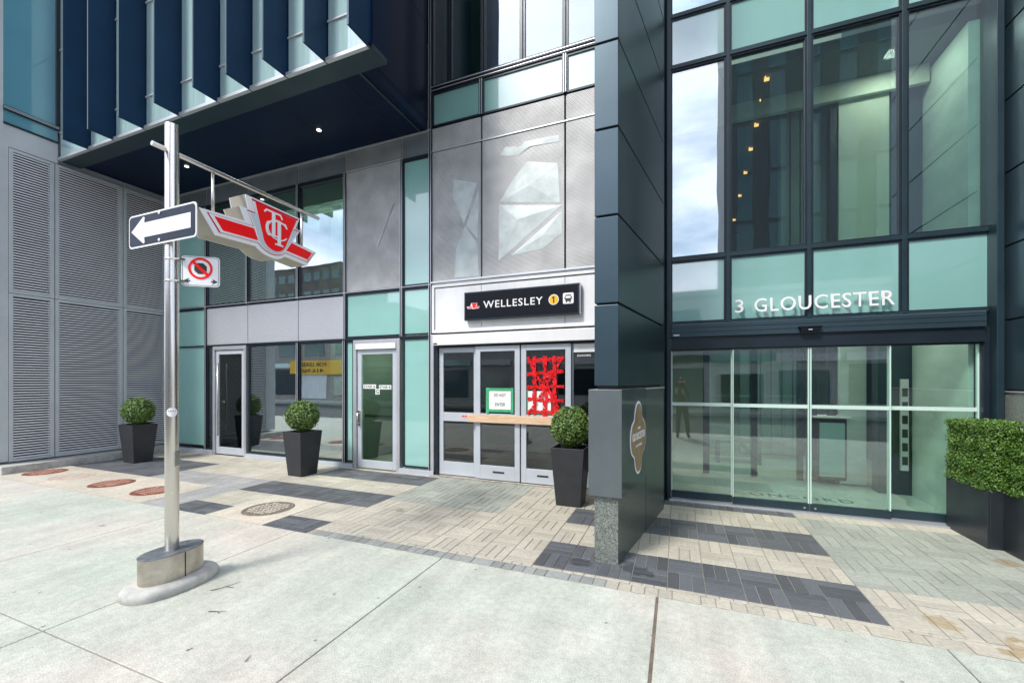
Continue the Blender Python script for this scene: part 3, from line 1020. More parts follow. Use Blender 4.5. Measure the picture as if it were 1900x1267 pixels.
put('transom_box', BM((-1.42, -1.10, F - .02, F + .002, 2.02, 2.145)), 'whitepanel', dh)
put('header_label', BM((-3.775, -3.70, F - .123, F - .121, 2.20, 2.222)), 'ink', dh)
put('pinned_label', BM((-2.72, -2.52, F - .0525, F - .0505, .135, .165)), 'ink', dh)
put('pinned_label', BM((-1.98, -1.80, F - .0525, F - .0505, .135, .165)), 'ink', dh)
s = put('warning_sticker', BM((-3.30, -3.15, F - .0525 + .052, F - .0505 + .055, 1.0, 1.035)), 'white', dh)
put('lettering', BM((-3.295, -3.255, F - .003, F - .001, 1.004, 1.031), (-3.245, -3.205, F - .003, F - .001, 1.004, 1.031), (-3.195, -3.158, F - .003, F - .001, 1.004, 1.031)), 'red', s)
tag(put('hours_lettering', fit_text('DOORS', -1.37, -1.17, 1.955, 1.985, F + .001, .001, offset=.01), 'white'), 'small white lettering at the top of the dark station door glass beside the pillar', 'lettering')
# plank
tag(put('wooden_plank', BM((-3.155, -1.36, F - .105, F - .055, .935, 1.055)), 'wood', bev=.004), 'pine plank screwed flat across the sliding station doors', 'plank')
# notice
no = put('paper_notice', BM((-2.80, -2.385, F - .062, F - .0545, 1.13, 1.465)), 'paper')
tag(no, 'white paper notice edged with green tape reading DO NOT ENTER', 'notice')
put('green_tape', BM((-2.83, -2.78, F - .067, F - .0625, 1.08, 1.49), (-2.405, -2.36, F - .067, F - .0625, 1.09, 1.485), (-2.78, -2.405, F - .068, F - .0635, 1.44, 1.482), (-2.78, -2.405, F - .068, F - .0635, 1.105, 1.148)), 'greentape', no)
put('lettering', fit_text('DO NOT', -2.69, -2.49, 1.345, 1.395, F - .0645, .0015, offset=.012, spacing=1.1), 'ink', no)
put('lettering', fit_text('ENTER', -2.67, -2.50, 1.20, 1.25, F - .0645, .0015, offset=.012, spacing=1.1), 'ink', no)
no2 = put('paper_notice', BM((-2.13, -1.76, F - .0475, F - .0455, 1.13, 1.44)), 'paper')
tag(no2, 'white notice half hidden behind the criss-cross red tape', 'notice')
put('green_tape', BM((-2.145, -2.125, F - .049, F - .0478, 1.10, 1.46), (-2.10, -1.76, F - .049, F - .0478, 1.09, 1.125)), 'greentape', no2)
# red tape
bm = bmesh.new()


def strip(x0, z0, x1, z1, wd, y):
    n = 9
    dx, dz = x1 - x0, z1 - z0
    L = math.hypot(dx, dz)
    nx_, nz_ = -dz / L * wd / 2, dx / L * wd / 2
    rows = []
    for i in range(n + 1):
        t = i / n
        j = random.uniform(.72, 1.12)
        o = random.uniform(-.006, .006)
        a = (x0 + dx * t + nx_ * j + o, y + random.uniform(-.004, .004), z0 + dz * t + nz_ * j)
        b = (x0 + dx * t - nx_ * j + o, y + random.uniform(-.004, .004), z0 + dz * t - nz_ * j)
        rows.append((bm.verts.new(a), bm.verts.new(b), bm.verts.new((a[0], a[1] + .002, a[2])), bm.verts.new((b[0], b[1] + .002, b[2]))))
    for p, q in zip(rows, rows[1:]):
        bm.faces.new((p[0], p[1], q[1], q[0]))
        bm.faces.new((p[2], q[2], q[3], p[3]))
        bm.faces.new((p[0], q[0], q[2], p[2]))
        bm.faces.new((p[1], p[3], q[3], q[1]))


yy = F - .056
for k, (a, b, c, d_, w_) in enumerate(((-2.13, 1.90, -1.56, 1.93, .06), (-2.14, 1.70, -1.56, 1.74, .055), (-2.14, 1.50, -1.85, 1.50, .06), (-1.9, 1.52, -1.56, 1.51, .045),
                         (-2.14, 1.32, -1.56, 1.30, .06), (-2.14, 1.13, -1.6, 1.12, .055), (-2.02, 1.97, -2.02, 1.08, .065), (-1.85, 1.97, -1.85, 1.06, .07),
                         (-1.70, 1.97, -1.70, 1.08, .065), (-2.13, 1.96, -1.88, 1.50, .055), (-1.57, 1.96, -1.82, 1.55, .055), (-1.95, 1.3, -1.83, 1.55, .05),
                         (-1.83, 1.52, -1.60, 1.10, .055), (-2.13, 1.08, -1.98, 1.28, .04), (-1.72, 1.7, -1.90, 1.62, .045))):
    strip(a, b, c, d_, w_, yy - .0012 * k)
tag(put('red_tape', bm, 'redtape'), 'strips of red tape criss-crossed over the glass of the station door', 'tape')

# dented sheets on the perforated panels
def dent(pts, y=F - .021, lift=.02, mid=None):
    lift *= .7
    bm = bmesh.new()
    vs = [bm.verts.new((x, y - .0015, z)) for x, z in pts]
    cx_ = sum(p[0] for p in pts) / len(pts)
    cz_ = sum(p[1] for p in pts) / len(pts)
    if mid: cx_, cz_ = mid
    c = bm.verts.new((cx_, y - lift, cz_))
    for i in range(len(vs)):
        bm.faces.new((vs[i], vs[(i + 1) % len(vs)], c))
    bm.faces.new(vs[::-1])
    return put('dented_sheet', bm, 'dent', st)


dent([(-3.44, 4.93), (-3.01, 4.80), (-3.25, 4.16), (-3.46, 4.66)])
dent([(-3.42, 3.30), (-2.98, 3.30), (-3.0, 3.80), (-3.23, 4.14), (-3.40, 3.75)], mid=(-3.2, 3.7))
dent([(-2.98, 4.68), (-3.0, 3.9), (-3.21, 4.14)], lift=.012)
dent([(-2.62, 4.42), (-1.63, 4.26), (-1.66, 4.86), (-2.15, 4.98), (-2.4, 4.72)], mid=(-2.1, 4.6), lift=.03)
dent([(-2.62, 4.38), (-1.60, 4.22), (-2.55, 3.55), (-2.63, 3.50)], mid=(-2.3, 4.1), lift=.035)
dent([(-1.60, 4.14), (-2.42, 3.56), (-1.9, 3.6), (-1.60, 3.8)], mid=(-1.9, 3.8))
dent([(-2.60, 5.17), (-2.48, 5.12), (-2.30, 5.10), (-2.16, 5.20), (-1.64, 5.18), (-1.64, 5.28), (-2.2, 5.30), (-2.3, 5.18), (-2.5, 5.22), (-2.52, 5.28)], lift=.01, mid=(-2.1, 5.2))
bm = bmesh.new()
vs = [bm.verts.new(p) for p in ((-5.02, F - .0225, 4.02), (-4.66, F - .0225, 4.72), (-4.64, F - .03, 4.70), (-4.99, F - .03, 4.0))]
bm.faces.new(vs)
vs2 = [bm.verts.new(p) for p in ((-5.02, F - .0215, 4.02), (-4.66, F - .0215, 4.72), (-4.64, F - .0215, 4.70), (-4.99, F - .0215, 4.0))]
bm.faces.new(vs2[::-1])
put('crease', bm, 'cap', st)


# ------------------------------------------------------------------ emblem of the transit agency (wings, shield)
def bez(p0, p1, p2, n=8):
    return [((1 - t) ** 2 * p0[0] + 2 * t * (1 - t) * p1[0] + t * t * p2[0], (1 - t) ** 2 * p0[1] + 2 * t * (1 - t) * p1[1] + t * t * p2[1]) for t in [i / n for i in range(1, n)]]


# all outlines as (y, z) in metres, seen from the +X side
OUT = [(2.185, 2.995), (2.311, 2.812)] + [(2.669, 2.826)] + bez((2.669, 2.826), (2.74, 2.765), (2.86, 2.765)) + [(2.86, 2.765)] + bez((2.86, 2.765), (2.93, 2.77), (2.975, 2.815)) + [(2.975, 2.815), (3.235, 2.793), (3.358, 2.962), (3.062, 2.995), (3.160, 3.130), (3.098, 3.130), (3.150, 3.250), (2.572, 3.262), (2.598, 3.140), (2.520, 3.136), (2.572, 3.022)]
RL = [(2.243, 2.979), (2.343, 2.843), (2.69, 2.862)] + bez((2.69, 2.862), (2.76, 2.795), (2.855, 2.795)) + [(2.855, 2.795)] + bez((2.855, 2.795), (2.93, 2.80), (2.98, 2.852)) + [(2.98, 2.852), (3.241, 2.828), (3.333, 2.958), (3.062, 2.988), (3.142, 3.118), (3.074, 3.118), (3.132, 3.235), (2.630, 3.247), (2.664, 3.131), (2.586, 3.131), (2.646, 3.003)]
RL2 = [(p[0] + (2.85 - p[0]) * .022, p[1] + (2.93 - p[1]) * .06) for p in RL]
BARL = [(2.300, 2.965), (2.372, 2.868), (2.690, 2.884), (2.652, 2.982)]
BARR = [(2.985, 2.876), (3.238, 2.857), (3.296, 2.940), (3.046, 2.970)]
SHG = [(2.69, 3.128), (2.61, 3.112), (2.665, 3.0), (2.70, 2.89)] + bez((2.70, 2.89), (2.75, 2.815), (2.855, 2.812)) + [(2.855, 2.812)] + bez((2.855, 2.812), (2.94, 2.82), (2.985, 2.90)) + [(2.985, 2.90), (3.045, 2.99), (3.118, 3.104), (3.04, 3.104)]
SHR = [(2.662, 3.225), (3.102, 3.213), (2.975, 2.915)] + bez((2.975, 2.915), (2.94, 2.840), (2.862, 2.835)) + [(2.862, 2.835)] + bez((2.862, 2.835), (2.78, 2.838), (2.745, 2.905)) + [(2.745, 2.905)]


def stroke(bm, pts, wd, x0, x1, axis='x'):
    for (a, b) in zip(pts, pts[1:]):
        dx, dz = b[0] - a[0], b[1] - a[1]
        L = math.hypot(dx, dz) or 1
        ex, ez = dx / L * wd * .25, dz / L * wd * .25
        nx_, nz_ = -dz / L * wd / 2, dx / L * wd / 2
        prism(bm, [(a[0] - ex + nx_, a[1] - ez + nz_), (a[0] - ex - nx_, a[1] - ez - nz_), (b[0] + ex - nx_, b[1] + ez - nz_), (b[0] + ex + nx_, b[1] + ez + nz_)], axis, x0, x1)


def arc(cx_, cz_, rx, rz, a0, a1, n=14):
    return [(cx_ + rx * math.cos(R(a0 + (a1 - a0) * i / n)), cz_ + rz * math.sin(R(a0 + (a1 - a0) * i / n))) for i in range(n + 1)]


def monogram(bm, cy, cz, s, x0, x1, sg_=1):
    """two serif Ts overlapping a C; every stroke on its own level so that none are flush"""
    lev = [0]

    def S(pts, wd):
        for a, b in zip(pts, pts[1:]):
            lev[0] += 1
            o = sg_ * .00006 * lev[0]
            stroke(bm, [(cy + s * a[0], cz + s * a[1]), (cy + s * b[0], cz + s * b[1])], s * wd, x0 + o, x1 + o)

    def Tt(ox, oz, w_):
        S([(ox - w_, oz + .10), (ox - w_ * .8, oz + .125), (ox + w_ * .8, oz + .12), (ox + w_, oz + .085)], .017)
        S([(ox, oz + .12), (ox, oz - .11)], .040)
        S([(ox - .045, oz - .115), (ox + .045, oz - .115)], .016)
    S([(.02 + .12 * math.cos(R(t)), .0 + .10 * math.sin(R(t))) for t in range(40, 331, 22)], .013)
    S([(-.085 + .030 * math.cos(R(t)), -.01 + .065 * math.sin(R(t))) for t in range(70, 291, 24)], .020)
    Tt(-.035, .045, .10)
    Tt(.030, -.035, .09)


# ------------------------------------------------------------------ sign pole and its signs
PX, PY = -3.68, 2.05
pole = thing('sign_pole', 'round brushed steel pole with crossbar on an oval steel and concrete base', 'pole', (PX, PY, 0))
bm = bmesh.new()
tube(bm, (PX, PY, .27), (PX, PY, 3.60), .0455, seg=40)
put('shaft', bm, 'steel', pole, bev=.002)
bm = bmesh.new()
tube(bm, (PX, 1.915, 3.39), (PX, 3.485, 3.386), .0185, seg=20)
put('crossbar', bm, 'steel', pole, bev=.002)
for y in (2.36, 3.262):
    bm = bmesh.new()
    tube(bm, (PX, y, 2.96), (PX, y, 3.385), .0125, seg=14)
    put('hanger', bm, 'steel', pole)


def oval(ax, ay, z0, z1, n=64, k=2.3, top=0.0):
    def pt(i, a, b):
        t = 2 * math.pi * i / n
        c_, s_ = math.cos(t), math.sin(t)
        return (PX + a * abs(c_) ** (2 / k) * (1 if c_ >= 0 else -1), PY + b * abs(s_) ** (2 / k) * (1 if s_ >= 0 else -1))
    return [pt(i, ax, ay) for i in range(n)]


bm = bmesh.new()
prism(bm, oval(.125, .215, 0, 0), 'z', .045, .272)
dr = put('base_drum', bm, 'steel_base', pole, bev=.002)
bm = bmesh.new()
prism(bm, oval(.128, .218, 0, 0), 'z', .2722, .281)
put('drum_lid', bm, 'steel_top', dr, bev=.002)
put('drum_seam', BM((PX + .124, PX + .1285, PY + .02, PY + .026, .05, .27)), 'frame', dr)
bm = bmesh.new()
prev = None
for (ex, z) in ((.0, .0), (.006, .022), (.004, .045), (-.008, .064), (-.030, .076), (-.060, .081), (-.19, .083)):
    ring = [bm.verts.new((*p, z)) for p in oval(.205 + ex, .315 + ex)] if False else [bm.verts.new((p[0], p[1], z)) for p in oval(.205 + ex, .315 + ex, 0, 0)]
    if prev:
        for i in range(len(ring)):
            f = bm.faces.new((prev[i], prev[(i + 1) % len(ring)], ring[(i + 1) % len(ring)], ring[i]))
            f.smooth = True
    prev = ring
bm.faces.new(prev)
put('concrete_footing', bm, 'footing', pole)
put('access_plate', BM((PX + .03, PX + .050, PY - .012, PY + .03, .93, 1.05)), 'steel', pole, bev=.004)
# round sticker
st_bm = bmesh.new()
cols = []
rr = .0475
ca = math.atan2(-PY, -PX) # towards the camera
for ring_r in (0.0001, .02, .036):
    ring = []
    for i in range(28):
        t = 2 * math.pi * i / 28
        u, v = ring_r * math.cos(t), ring_r * math.sin(t)
        a = ca + u / rr
        ring.append(st_bm.verts.new((PX + rr * math.cos(a), PY + rr * math.sin(a), 1.355 + v)))
    cols.append(ring)
for p, q in zip(cols, cols[1:]):
    for i in range(28):
        st_bm.faces.new((p[i], p[(i + 1) % 28], q[(i + 1) % 28], q[i]))
sk = tag(put('round_sticker', st_bm, 'white'), 'small round white sticker halfway up the steel sign pole', 'sticker')
sbm = bmesh.new()
rr2 = .0480
for (u0, u1, v0, v1, mi) in ((-.024, -.004, .004, .014, 0), (.004, .024, .004, .014, 1), (-.02, .02, -.010, -.007, 0), (-.014, .014, -.018, -.015, 0)):
    vs = [sbm.verts.new((PX + rr2 * math.cos(ca + u / rr2), PY + rr2 * math.sin(ca + u / rr2), 1.355 + v)) for u, v in ((u0, v0), (u1, v0), (u1, v1), (u0, v1))]
    sbm.faces.new(vs).material_index = mi
put('sticker_print', sbm, ['farglass', 'red'], sk)

# hanging transit sign
XF, XB = -3.585, -3.785
ts = thing('transit_sign', 'red and white winged shield sign box hanging from the pole crossbar', 'sign', (PX, 2.85, 2.95))
bm = bmesh.new()
prism(bm, OUT, 'x', XB, XF)
body = put('sign_box', bm, 'offwhite', ts, bev=.003)
for xa, xb in ((XF + .0002, XF + .008), (XB - .008, XB - .0002)):
    sgn = 1 if xa > PX else -1
    bm = bmesh.new(); prism(bm, OUT, 'x', xa, xb); put('face_panel', bm, 'white', body, bev=.002)
    o0 = max(xa, xb, key=lambda q: abs(q - PX))

    def lay(name, outl, k, mat):
        bm = bmesh.new()
        a, b = o0 + sgn * (.001 + .0022 * k), o0 + sgn * (.001 + .0022 * (k + .7))
        prism(bm, outl, 'x', min(a, b), max(a, b))
        put(name, bm, mat, body)
    lay('outline', RL, 0, 'darkred')
    lay('outline_inner', RL2, 1, 'white')
    lay('wing_bar', BARL, 2, 'red')
    lay('wing_bar', BARR, 2, 'red')
    lay('shield_border', SHG, 3, 'lilac')
    lay('shield', SHR, 4, 'red')
    bm = bmesh.new()
    a, b = o0 + sgn * .0135, o0 + sgn * .0155
    monogram(bm, 2.872, 3.040, .92, min(a, b), max(a, b), sgn)
    put('monogram', bm, 'white', body)
for y in (2.36, 3.262):
    put('mount', BM((PX - .02, PX + .02, y - .02, y + .02, 2.965, 2.985)), 'steel', body)


def rrect(x0, x1, z0, z1, r, n=6):
    pts = []
    for cx_, cz_, a in ((x1 - r, z1 - r, 0), (x0 + r, z1 - r, 90), (x0 + r, z0 + r, 180), (x1 - r, z0 + r, 270)):
        for i in range(n + 1):
            t = R(a + 90 * i / n)
            pts.append((cx_ + r * math.cos(t), cz_ + r * math.sin(t)))
    return pts


# one-way arrow sign, flat to the street
ow = thing('one_way_sign', 'black sign with a white arrow pointing left on the steel pole', 'sign', (-3.7, 1.99, 2.79))
bm = bmesh.new(); prism(bm, rrect(-4.125, -3.285, 2.660, 2.921, .035), 'y', 1.990, 1.996)
pl = put('plate', bm, 'white', ow)
bm = bmesh.new(); prism(bm, rrect(-4.112, -3.298, 2.673, 2.908, .028), 'y', 1.9875, 1.9893); put('dark_field', bm, 'reflsheet', pl)
AR = [(-4.083, 2.790), (-3.925, 2.895), (-3.908, 2.888), (-3.915, 2.846), (-3.345, 2.846), (-3.345, 2.732), (-3.915, 2.732), (-3.908, 2.690), (-3.925, 2.683)]
bm = bmesh.new(); prism(bm, AR, 'y', 1.985, 1.987); put('arrow', bm, 'white', pl)
for z in (2.897, 2.688):
    bm = bmesh.new(); tube(bm, (-3.72, 1.981, z), (-3.72, 1.986, z), .011, seg=14); put('bolt', bm, 'white', pl)
for z in (2.86, 2.70):
    bm = bmesh.new()
    tube(bm, (PX, PY, z - .008), (PX, PY, z + .008), .049, seg=28)
    put('clamp', bm, 'steel', ow)
# no stopping sign, turned
ns = thing('no_stopping_sign', 'small white square no-stopping sign with red ring and black arrows clamped to the pole', 'sign', (-3.6, 2.07, 2.458))
dirv = Vector((.81, .587, 0)).normalized()
ang = math.atan2(dirv.y, dirv.x)


def nsput(name, bm, mat, parent):
    bmesh.ops.transform(bm, matrix=Matrix.Translation((-3.6, 2.07, 0)) @ Matrix.Rotation(ang, 4, 'Z'), verts=bm.verts[:])
    return put(name, bm, mat, parent)


bm = bmesh.new(); prism(bm, rrect(0, .264, 2.341, 2.577, .026), 'y', -.002, .003)
pl = nsput('plate', bm, 'white', ns)
bm = bmesh.new()
ro, ri = rrect(.007, .257, 2.348, 2.570, .021), rrect(.0095, .2545, 2.3505, 2.5675, .019)
n = len(ro)
A = [[bm.verts.new((p[0], y, p[1])) for p in o_] for o_ in (ro, ri) for y in (-.0035, -.0025)]
for i in range(n):
    j = (i + 1) % n
    bm.faces.new((A[0][i], A[0][j], A[2][j], A[2][i]))
    bm.faces.new((A[1][i], A[3][i], A[3][j], A[1][j]))
nsput('border', bm, 'ink', pl)
bm = bmesh.new()
cxs, czs = .132, 2.482
prism(bm, [(cxs + .046 * math.cos(R(22.5 + 45 * i)), czs + .046 * math.sin(R(22.5 + 45 * i))) for i in range(8)], 'y', -.0042, -.0026)
nsput('octagon', bm, 'ink', pl)
bm = bmesh.new()
for i in range(36):
    a0, a1 = 2 * math.pi * i / 36, 2 * math.pi * (i + 1) / 36
    q = [bm.verts.new((cxs + r_ * math.cos(a), -.0056, czs + r_ * math.sin(a))) for r_, a in ((.084, a0), (.084, a1), (.067, a1), (.067, a0))]
    bm.faces.new(q)
q = [(-.062, .046), (-.046, .062), (.062, -.046), (.046, -.062)]
bm2 = [bm.verts.new((cxs + a, -.0058, czs + b)) for a, b in q]
bm.faces.new(bm2)
nsput('ring_and_slash', bm, 'red', pl)
bm = bmesh.new()
for s_ in (-1, 1):
    c0 = cxs + s_ * .098
    prism(bm, [(c0 + s_ * .022, 2.382), (c0 - s_ * .020, 2.404), (c0 - s_ * .010, 2.387), (c0 - s_ * .026, 2.387), (c0 - s_ * .026, 2.377), (c0 - s_ * .010, 2.377), (c0 - s_ * .020, 2.360)], 'y', -.0042, -.0026)
nsput('arrows', bm, 'ink', pl)
for z in (2.545, 2.375):
    bm = bmesh.new()
    tube(bm, (PX, PY, z - .007), (PX, PY, z + .007), .049, seg=28)
    box(bm, PX + .03, -3.57, PY - .01, 2.08, z - .006, z + .006)
    put('clamp', bm, 'steel', ns)

# ------------------------------------------------------------------ station name sign
sg = thing('station_sign', 'long black illuminated-style box sign reading WELLESLEY above the station doors', 'sign', (-2.25, F, 2.79))
SY = 5.955
b0 = put('sign_case', BM((-3.19, -1.311, SY, F - .05, 2.565, 3.018)), 'frame', sg, bev=.006)
put('sign_face', BM((-3.165, -1.336, SY - .004, SY - .0005, 2.590, 2.993)), 'signblack', b0)
put('sign_edge', BM((-1.3105, -1.300, SY + .01, F - .05, 2.565, 3.018)), 'alu', b0)
put('lettering', fit_text('WELLESLEY', -2.845, -1.865, 2.742, 2.855, SY - .0075, .003, offset=.008, spacing=1.15), 'white', b0)


def ell(cx_, cz_, r, n=32):
    return [(cx_ + r * math.cos(2 * math.pi * i / n), cz_ + r * math.sin(2 * math.pi * i / n)) for i in range(n)]


bm = bmesh.new(); prism(bm, ell(-1.695, 2.797, .078), 'y', SY - .0065, SY - .0042); put('number_ring', bm, 'white', b0)
bm = bmesh.new(); prism(bm, ell(-1.695, 2.797, .068), 'y', SY - .0085, SY - .0067); put('number_disc', bm, 'yellow', b0)
bm = bmesh.new(); prism(bm, [(-1.704, 2.748), (-1.684, 2.748), (-1.684, 2.845), (-1.700, 2.845), (-1.722, 2.826), (-1.713, 2.814), (-1.704, 2.821)], 'y', SY - .0105, SY - .0087); put('number', bm, 'ink', b0)
bm = bmesh.new(); prism(bm, rrect(-1.555, -1.395, 2.722, 2.882, .02), 'y', SY - .0065, SY - .0042); put('bus_tile', bm, 'white', b0)
bm = bmesh.new()
bx, bz = -1.475, 2.802
prism(bm, rrect(bx - .045, bx + .045, bz - .045, bz + .052, .022), 'y', SY - .0085, SY - .0068)
box(bm, bx - .036, bx - .018, SY - .0085, SY - .0068, bz - .062, bz - .045)
box(bm, bx + .018, bx + .036, SY - .0085, SY - .0068, bz - .062, bz - .045)
box(bm, bx - .056, bx - .047, SY - .0085, SY - .0068, bz - .01, bz + .02)
box(bm, bx + .047, bx + .056, SY - .0085, SY - .0068, bz - .01, bz + .02)
put('bus_icon', bm, 'ink', b0)
put('bus_icon_window', BM((bx - .036, bx + .036, SY - .0100, SY - .0087, bz + .0, bz + .034)), 'white', b0)
# small emblem on the sign
k = .235 / 1.17


def small(outl):
    return [(-3.025 + (p[0] - 2.772) * k, 2.787 + (p[1] - 3.01) * k * .98) for p in outl]


for i, (o_, m_) in enumerate(((OUT, 'white'), (RL, 'red'), (RL2, 'white'), (BARL, 'red'), (BARR, 'red'), (SHR, 'red'))):
    bm = bmesh.new()
    a = SY - .0048 - .0012 * i
    prism(bm, small(o_), 'y', a - .0008, a)
    put('emblem', bm, m_, b0)

# ------------------------------------------------------------------ pillar
pil = thing('clad_pillar', 'tall dark pillar of slate metal panels over a granite foot, between the two entrances', 'pillar', (-.4, 5, 0))


def quad_prism(x0, x1, y0, xb0, xb1, y1, z0, z1):
    bm = bmesh.new()
    prism(bm, [(x0, y0), (x1, y0), (xb1, y1), (xb0, y1)], 'z', z0, z1)
    return bm


# pillar plan: front edge y=3.70 from -0.68 to -0.474 ; right side runs to (-0.10, 6.02)
def xr(y):
    return -.474 + (y - 3.70) * .1728


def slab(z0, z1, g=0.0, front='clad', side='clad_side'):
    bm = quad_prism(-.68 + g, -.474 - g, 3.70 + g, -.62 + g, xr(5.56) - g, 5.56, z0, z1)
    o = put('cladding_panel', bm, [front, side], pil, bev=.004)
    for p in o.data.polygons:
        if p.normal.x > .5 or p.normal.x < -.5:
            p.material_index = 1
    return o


zz = [1.545, 2.274, 3.045, 3.812, 4.572, 5.34, 6.11, 6.88, 7.65, 8.42, 9.19, 9.96, 10.73, 11.5]
for a, b in zip(zz, zz[1:]):
    slab(a + .010, b - .010)
put('joint_core', quad_prism(-.66, -.50, 3.73, -.60, xr(5.5) - .03, 5.5, 1.50, 11.5), 'black', pil)
put('return_panel', quad_prism(-.62, -.21, 5.565, -.62, -.135, 6.02, 0, 11.5), 'frame', pil)
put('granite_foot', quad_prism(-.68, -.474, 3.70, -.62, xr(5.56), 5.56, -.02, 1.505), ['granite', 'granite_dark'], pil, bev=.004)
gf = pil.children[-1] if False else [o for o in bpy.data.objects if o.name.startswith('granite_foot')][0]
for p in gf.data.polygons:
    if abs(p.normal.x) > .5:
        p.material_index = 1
put('foot_cap', quad_prism(-.690, -.462, 3.69, -.63, xr(5.56) + .012, 5.56, 1.508, 1.522), 'cap', pil)
put('stone_seam', quad_prism(xr(4.65) - .02, xr(4.65) + .0015, 4.65, xr(4.658) - .02, xr(4.658) + .0015, 4.658, .0, 1.5), 'black', pil)
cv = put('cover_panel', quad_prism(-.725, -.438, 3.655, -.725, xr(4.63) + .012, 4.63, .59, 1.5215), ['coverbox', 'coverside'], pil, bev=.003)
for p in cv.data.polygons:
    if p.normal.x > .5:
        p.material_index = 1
# plaque : lobed bronze shape with text on the right side of the cover
pq = thing('lobed_plaque', 'bronze lobed plaque with a white rim on the side of the dark pillar', 'plaque', (-.33, 4.0, 1.03))
x_a, x_b = -.438, xr(4.63) + .012
sdir = Vector((x_b - x_a, 4.63 - 3.655, 0)).normalized()
sang = math.atan2(sdir.y, sdir.x)


def lobed(s=1.0):
    pts = []
    def el(cx_, cz_, rx, rz, a0, a1, n=14):
        return [(cx_ + rx * s * math.cos(R(a0 + (a1 - a0) * i / n)), cz_ + rz * s * math.sin(R(a0 + (a1 - a0) * i / n))) for i in range(n + 1)]
    pts += el(.165 * s, 0, .155, .165, -80, 80)
    pts += el(0, .165 * s, .160, .180, 8, 172)
    pts += el(-.165 * s, 0, .155, .165, 100, 260)
    pts += el(0, -.165 * s, .160, .180, 188, 352)
    return pts


def pqput(name, bm, mat, parent):
    c_ = Vector((x_a, 3.655, 0)) + sdir * .60
    bmesh.ops.transform(bm, matrix=Matrix.Translation((c_.x, c_.y, 1.045)) @ Matrix.Rotation(sang, 4, 'Z'), verts=bm.verts[:])
    return put(name, bm, mat, parent)


M['bronze'] = nmat('bronze', (0.30, 0.21, 0.11), rough=0.5, metal=0.3, var=0.25, vscale=5)
bm = bmesh.new(); prism(bm, lobed(1.03), 'y', -.006, -.0015); rim = pqput('rim', bm, 'white', pq)
bm = bmesh.new(); prism(bm, lobed(.965), 'y', -.009, -.0065); fp = pqput('face', bm, 'bronze', pq)
for txt, x0, x1, z0, z1 in (('THE', -.06, .06, .080, .105), ('GLOUCESTER', -.26, .26, -.015, .055), ('ON YONGE', -.13, .13, -.085, -.060)):
    pqput('lettering', fit_text(txt, x0, x1, z0, z1, -.0115, .002, offset=.012), 'white', fp)

# ------------------------------------------------------------------ residential entrance building
gb = thing('residential_entrance', 'glazed residential lobby front with dark frames to the right of the pillar', 'building', (1.5, 7, 0))
GX = [-.10, .614, 1.498, 2.405, 3.16]
for a, b in zip(GX, GX[1:]):
    skyc = a < 0
    spandrel(a + .022, b - .022, 2.375, 3.205, gb, fw=.022, mat='spandrel_hi')
    vision(a + .022, b - .022, 3.25, 5.81, gb, fw=.022, mat='glass_sky' if skyc else 'glass')
    spandrel(a + .022, b - .022, 5.85, 6.50, gb, fw=.022, mat='spandrel_hi')
    vision(a + .022, b - .022, 6.54, 9.2, gb, fw=.022, mat='glass_sky')
    vision(a + .022, b - .022, 9.24, 12, gb, fw=.022, mat='glass_sky')
for x in GX[1:-1]:
    mull(x, 2.36, 12, gb, cap=False, wd=.044, mat='frame_teal')
put('corner_post', BM((-.13, -.075, F - .10, F + .10, 0, 12)), 'frame_teal', gb, bev=.004)
put('corner_post', BM((3.115, 3.175, F - .16, F + .10, 0, 12)), 'frame_teal', gb, bev=.004)
put('corner_post_face', BM((3.06, 3.114, F - .06, F + .10, 0, 2.17)), 'frame', gb, bev=.004)
for z in (3.228, 5.83, 6.52, 9.22):
    trans(-.075, 3.115, z, gb, cap=False, h=.044, mat='frame_teal')
trans(-.075, 3.115, 2.362, gb, cap=False, h=.03, mat='frame_teal')
hd = put('door_header', BM((-.07, 3.06, F - .12, F + .06, 2.175, 2.345)), 'clad', gb, bev=.006)
put('header_groove', BM((-.07, 3.06, F - .1225, F - .1205, 2.232, 2.238), (-.07, 3.06, F - .1225, F - .1205, 2.290, 2.296)), 'frame', hd)
sn = put('door_sensor', BM((1.36, 1.60, F - .17, F - .121, 2.235, 2.25), (1.38, 1.58, F - .165, F - .121, 2.185, 2.235)), 'signblack', gb, bev=.006)
put('sensor_mark', BM((1.46, 1.50, F - .1665, F - .1655, 2.205, 2.212)), 'white', sn)
put('header_lettering', BM((-.04, .03, F - .1225, F - .1205, 2.195, 2.21)), 'white', hd)
put('door_track', BM((-.07, 3.06, F - .09, F + .05, 2.02, 2.174)), 'frame', gb)
put('threshold', BM((-.10, 3.12, F - .16, F + .08, -.02, .018)), 'alu', gb, bev=.003)
DL = [(-.07, .665, F + .0), (.665, 1.490, F - .07), (1.502, 2.275, F - .07), (2.275, 3.06, F + .0)]
for i, (a, b, y) in enumerate(DL):
    dd = put('sliding_door', BM((a, b, y, y + .045, .02, .11)), 'frame_teal', gb, bev=.003)
    put('top_rail', BM((a, b, y, y + .045, 2.0, 2.15)), 'frame_teal', dd, bev=.003)
    put('door_glass', BM((a + .012, b - .012, y + .016, y + .028, .11, 2.0)), 'glass_lobby', dd)
    put('glass_edge', BM((a, a + .012, y + .005, y + .040, .11, 2.0), (b - .012, b, y + .005, y + .040, .11, 2.0)), 'frost', dd)
    put('frosted_band', BM((a + .013, b - .013, y + .012, y + .0155, 1.262, 1.306)), 'frost', dd)
for x in (1.44, 1.55):
    bm = bmesh.new(); tube(bm, (x, F - .078, .06), (x, F - .070, .06), .012, seg=12); put('guide_bolt', bm, 'steel', gb)
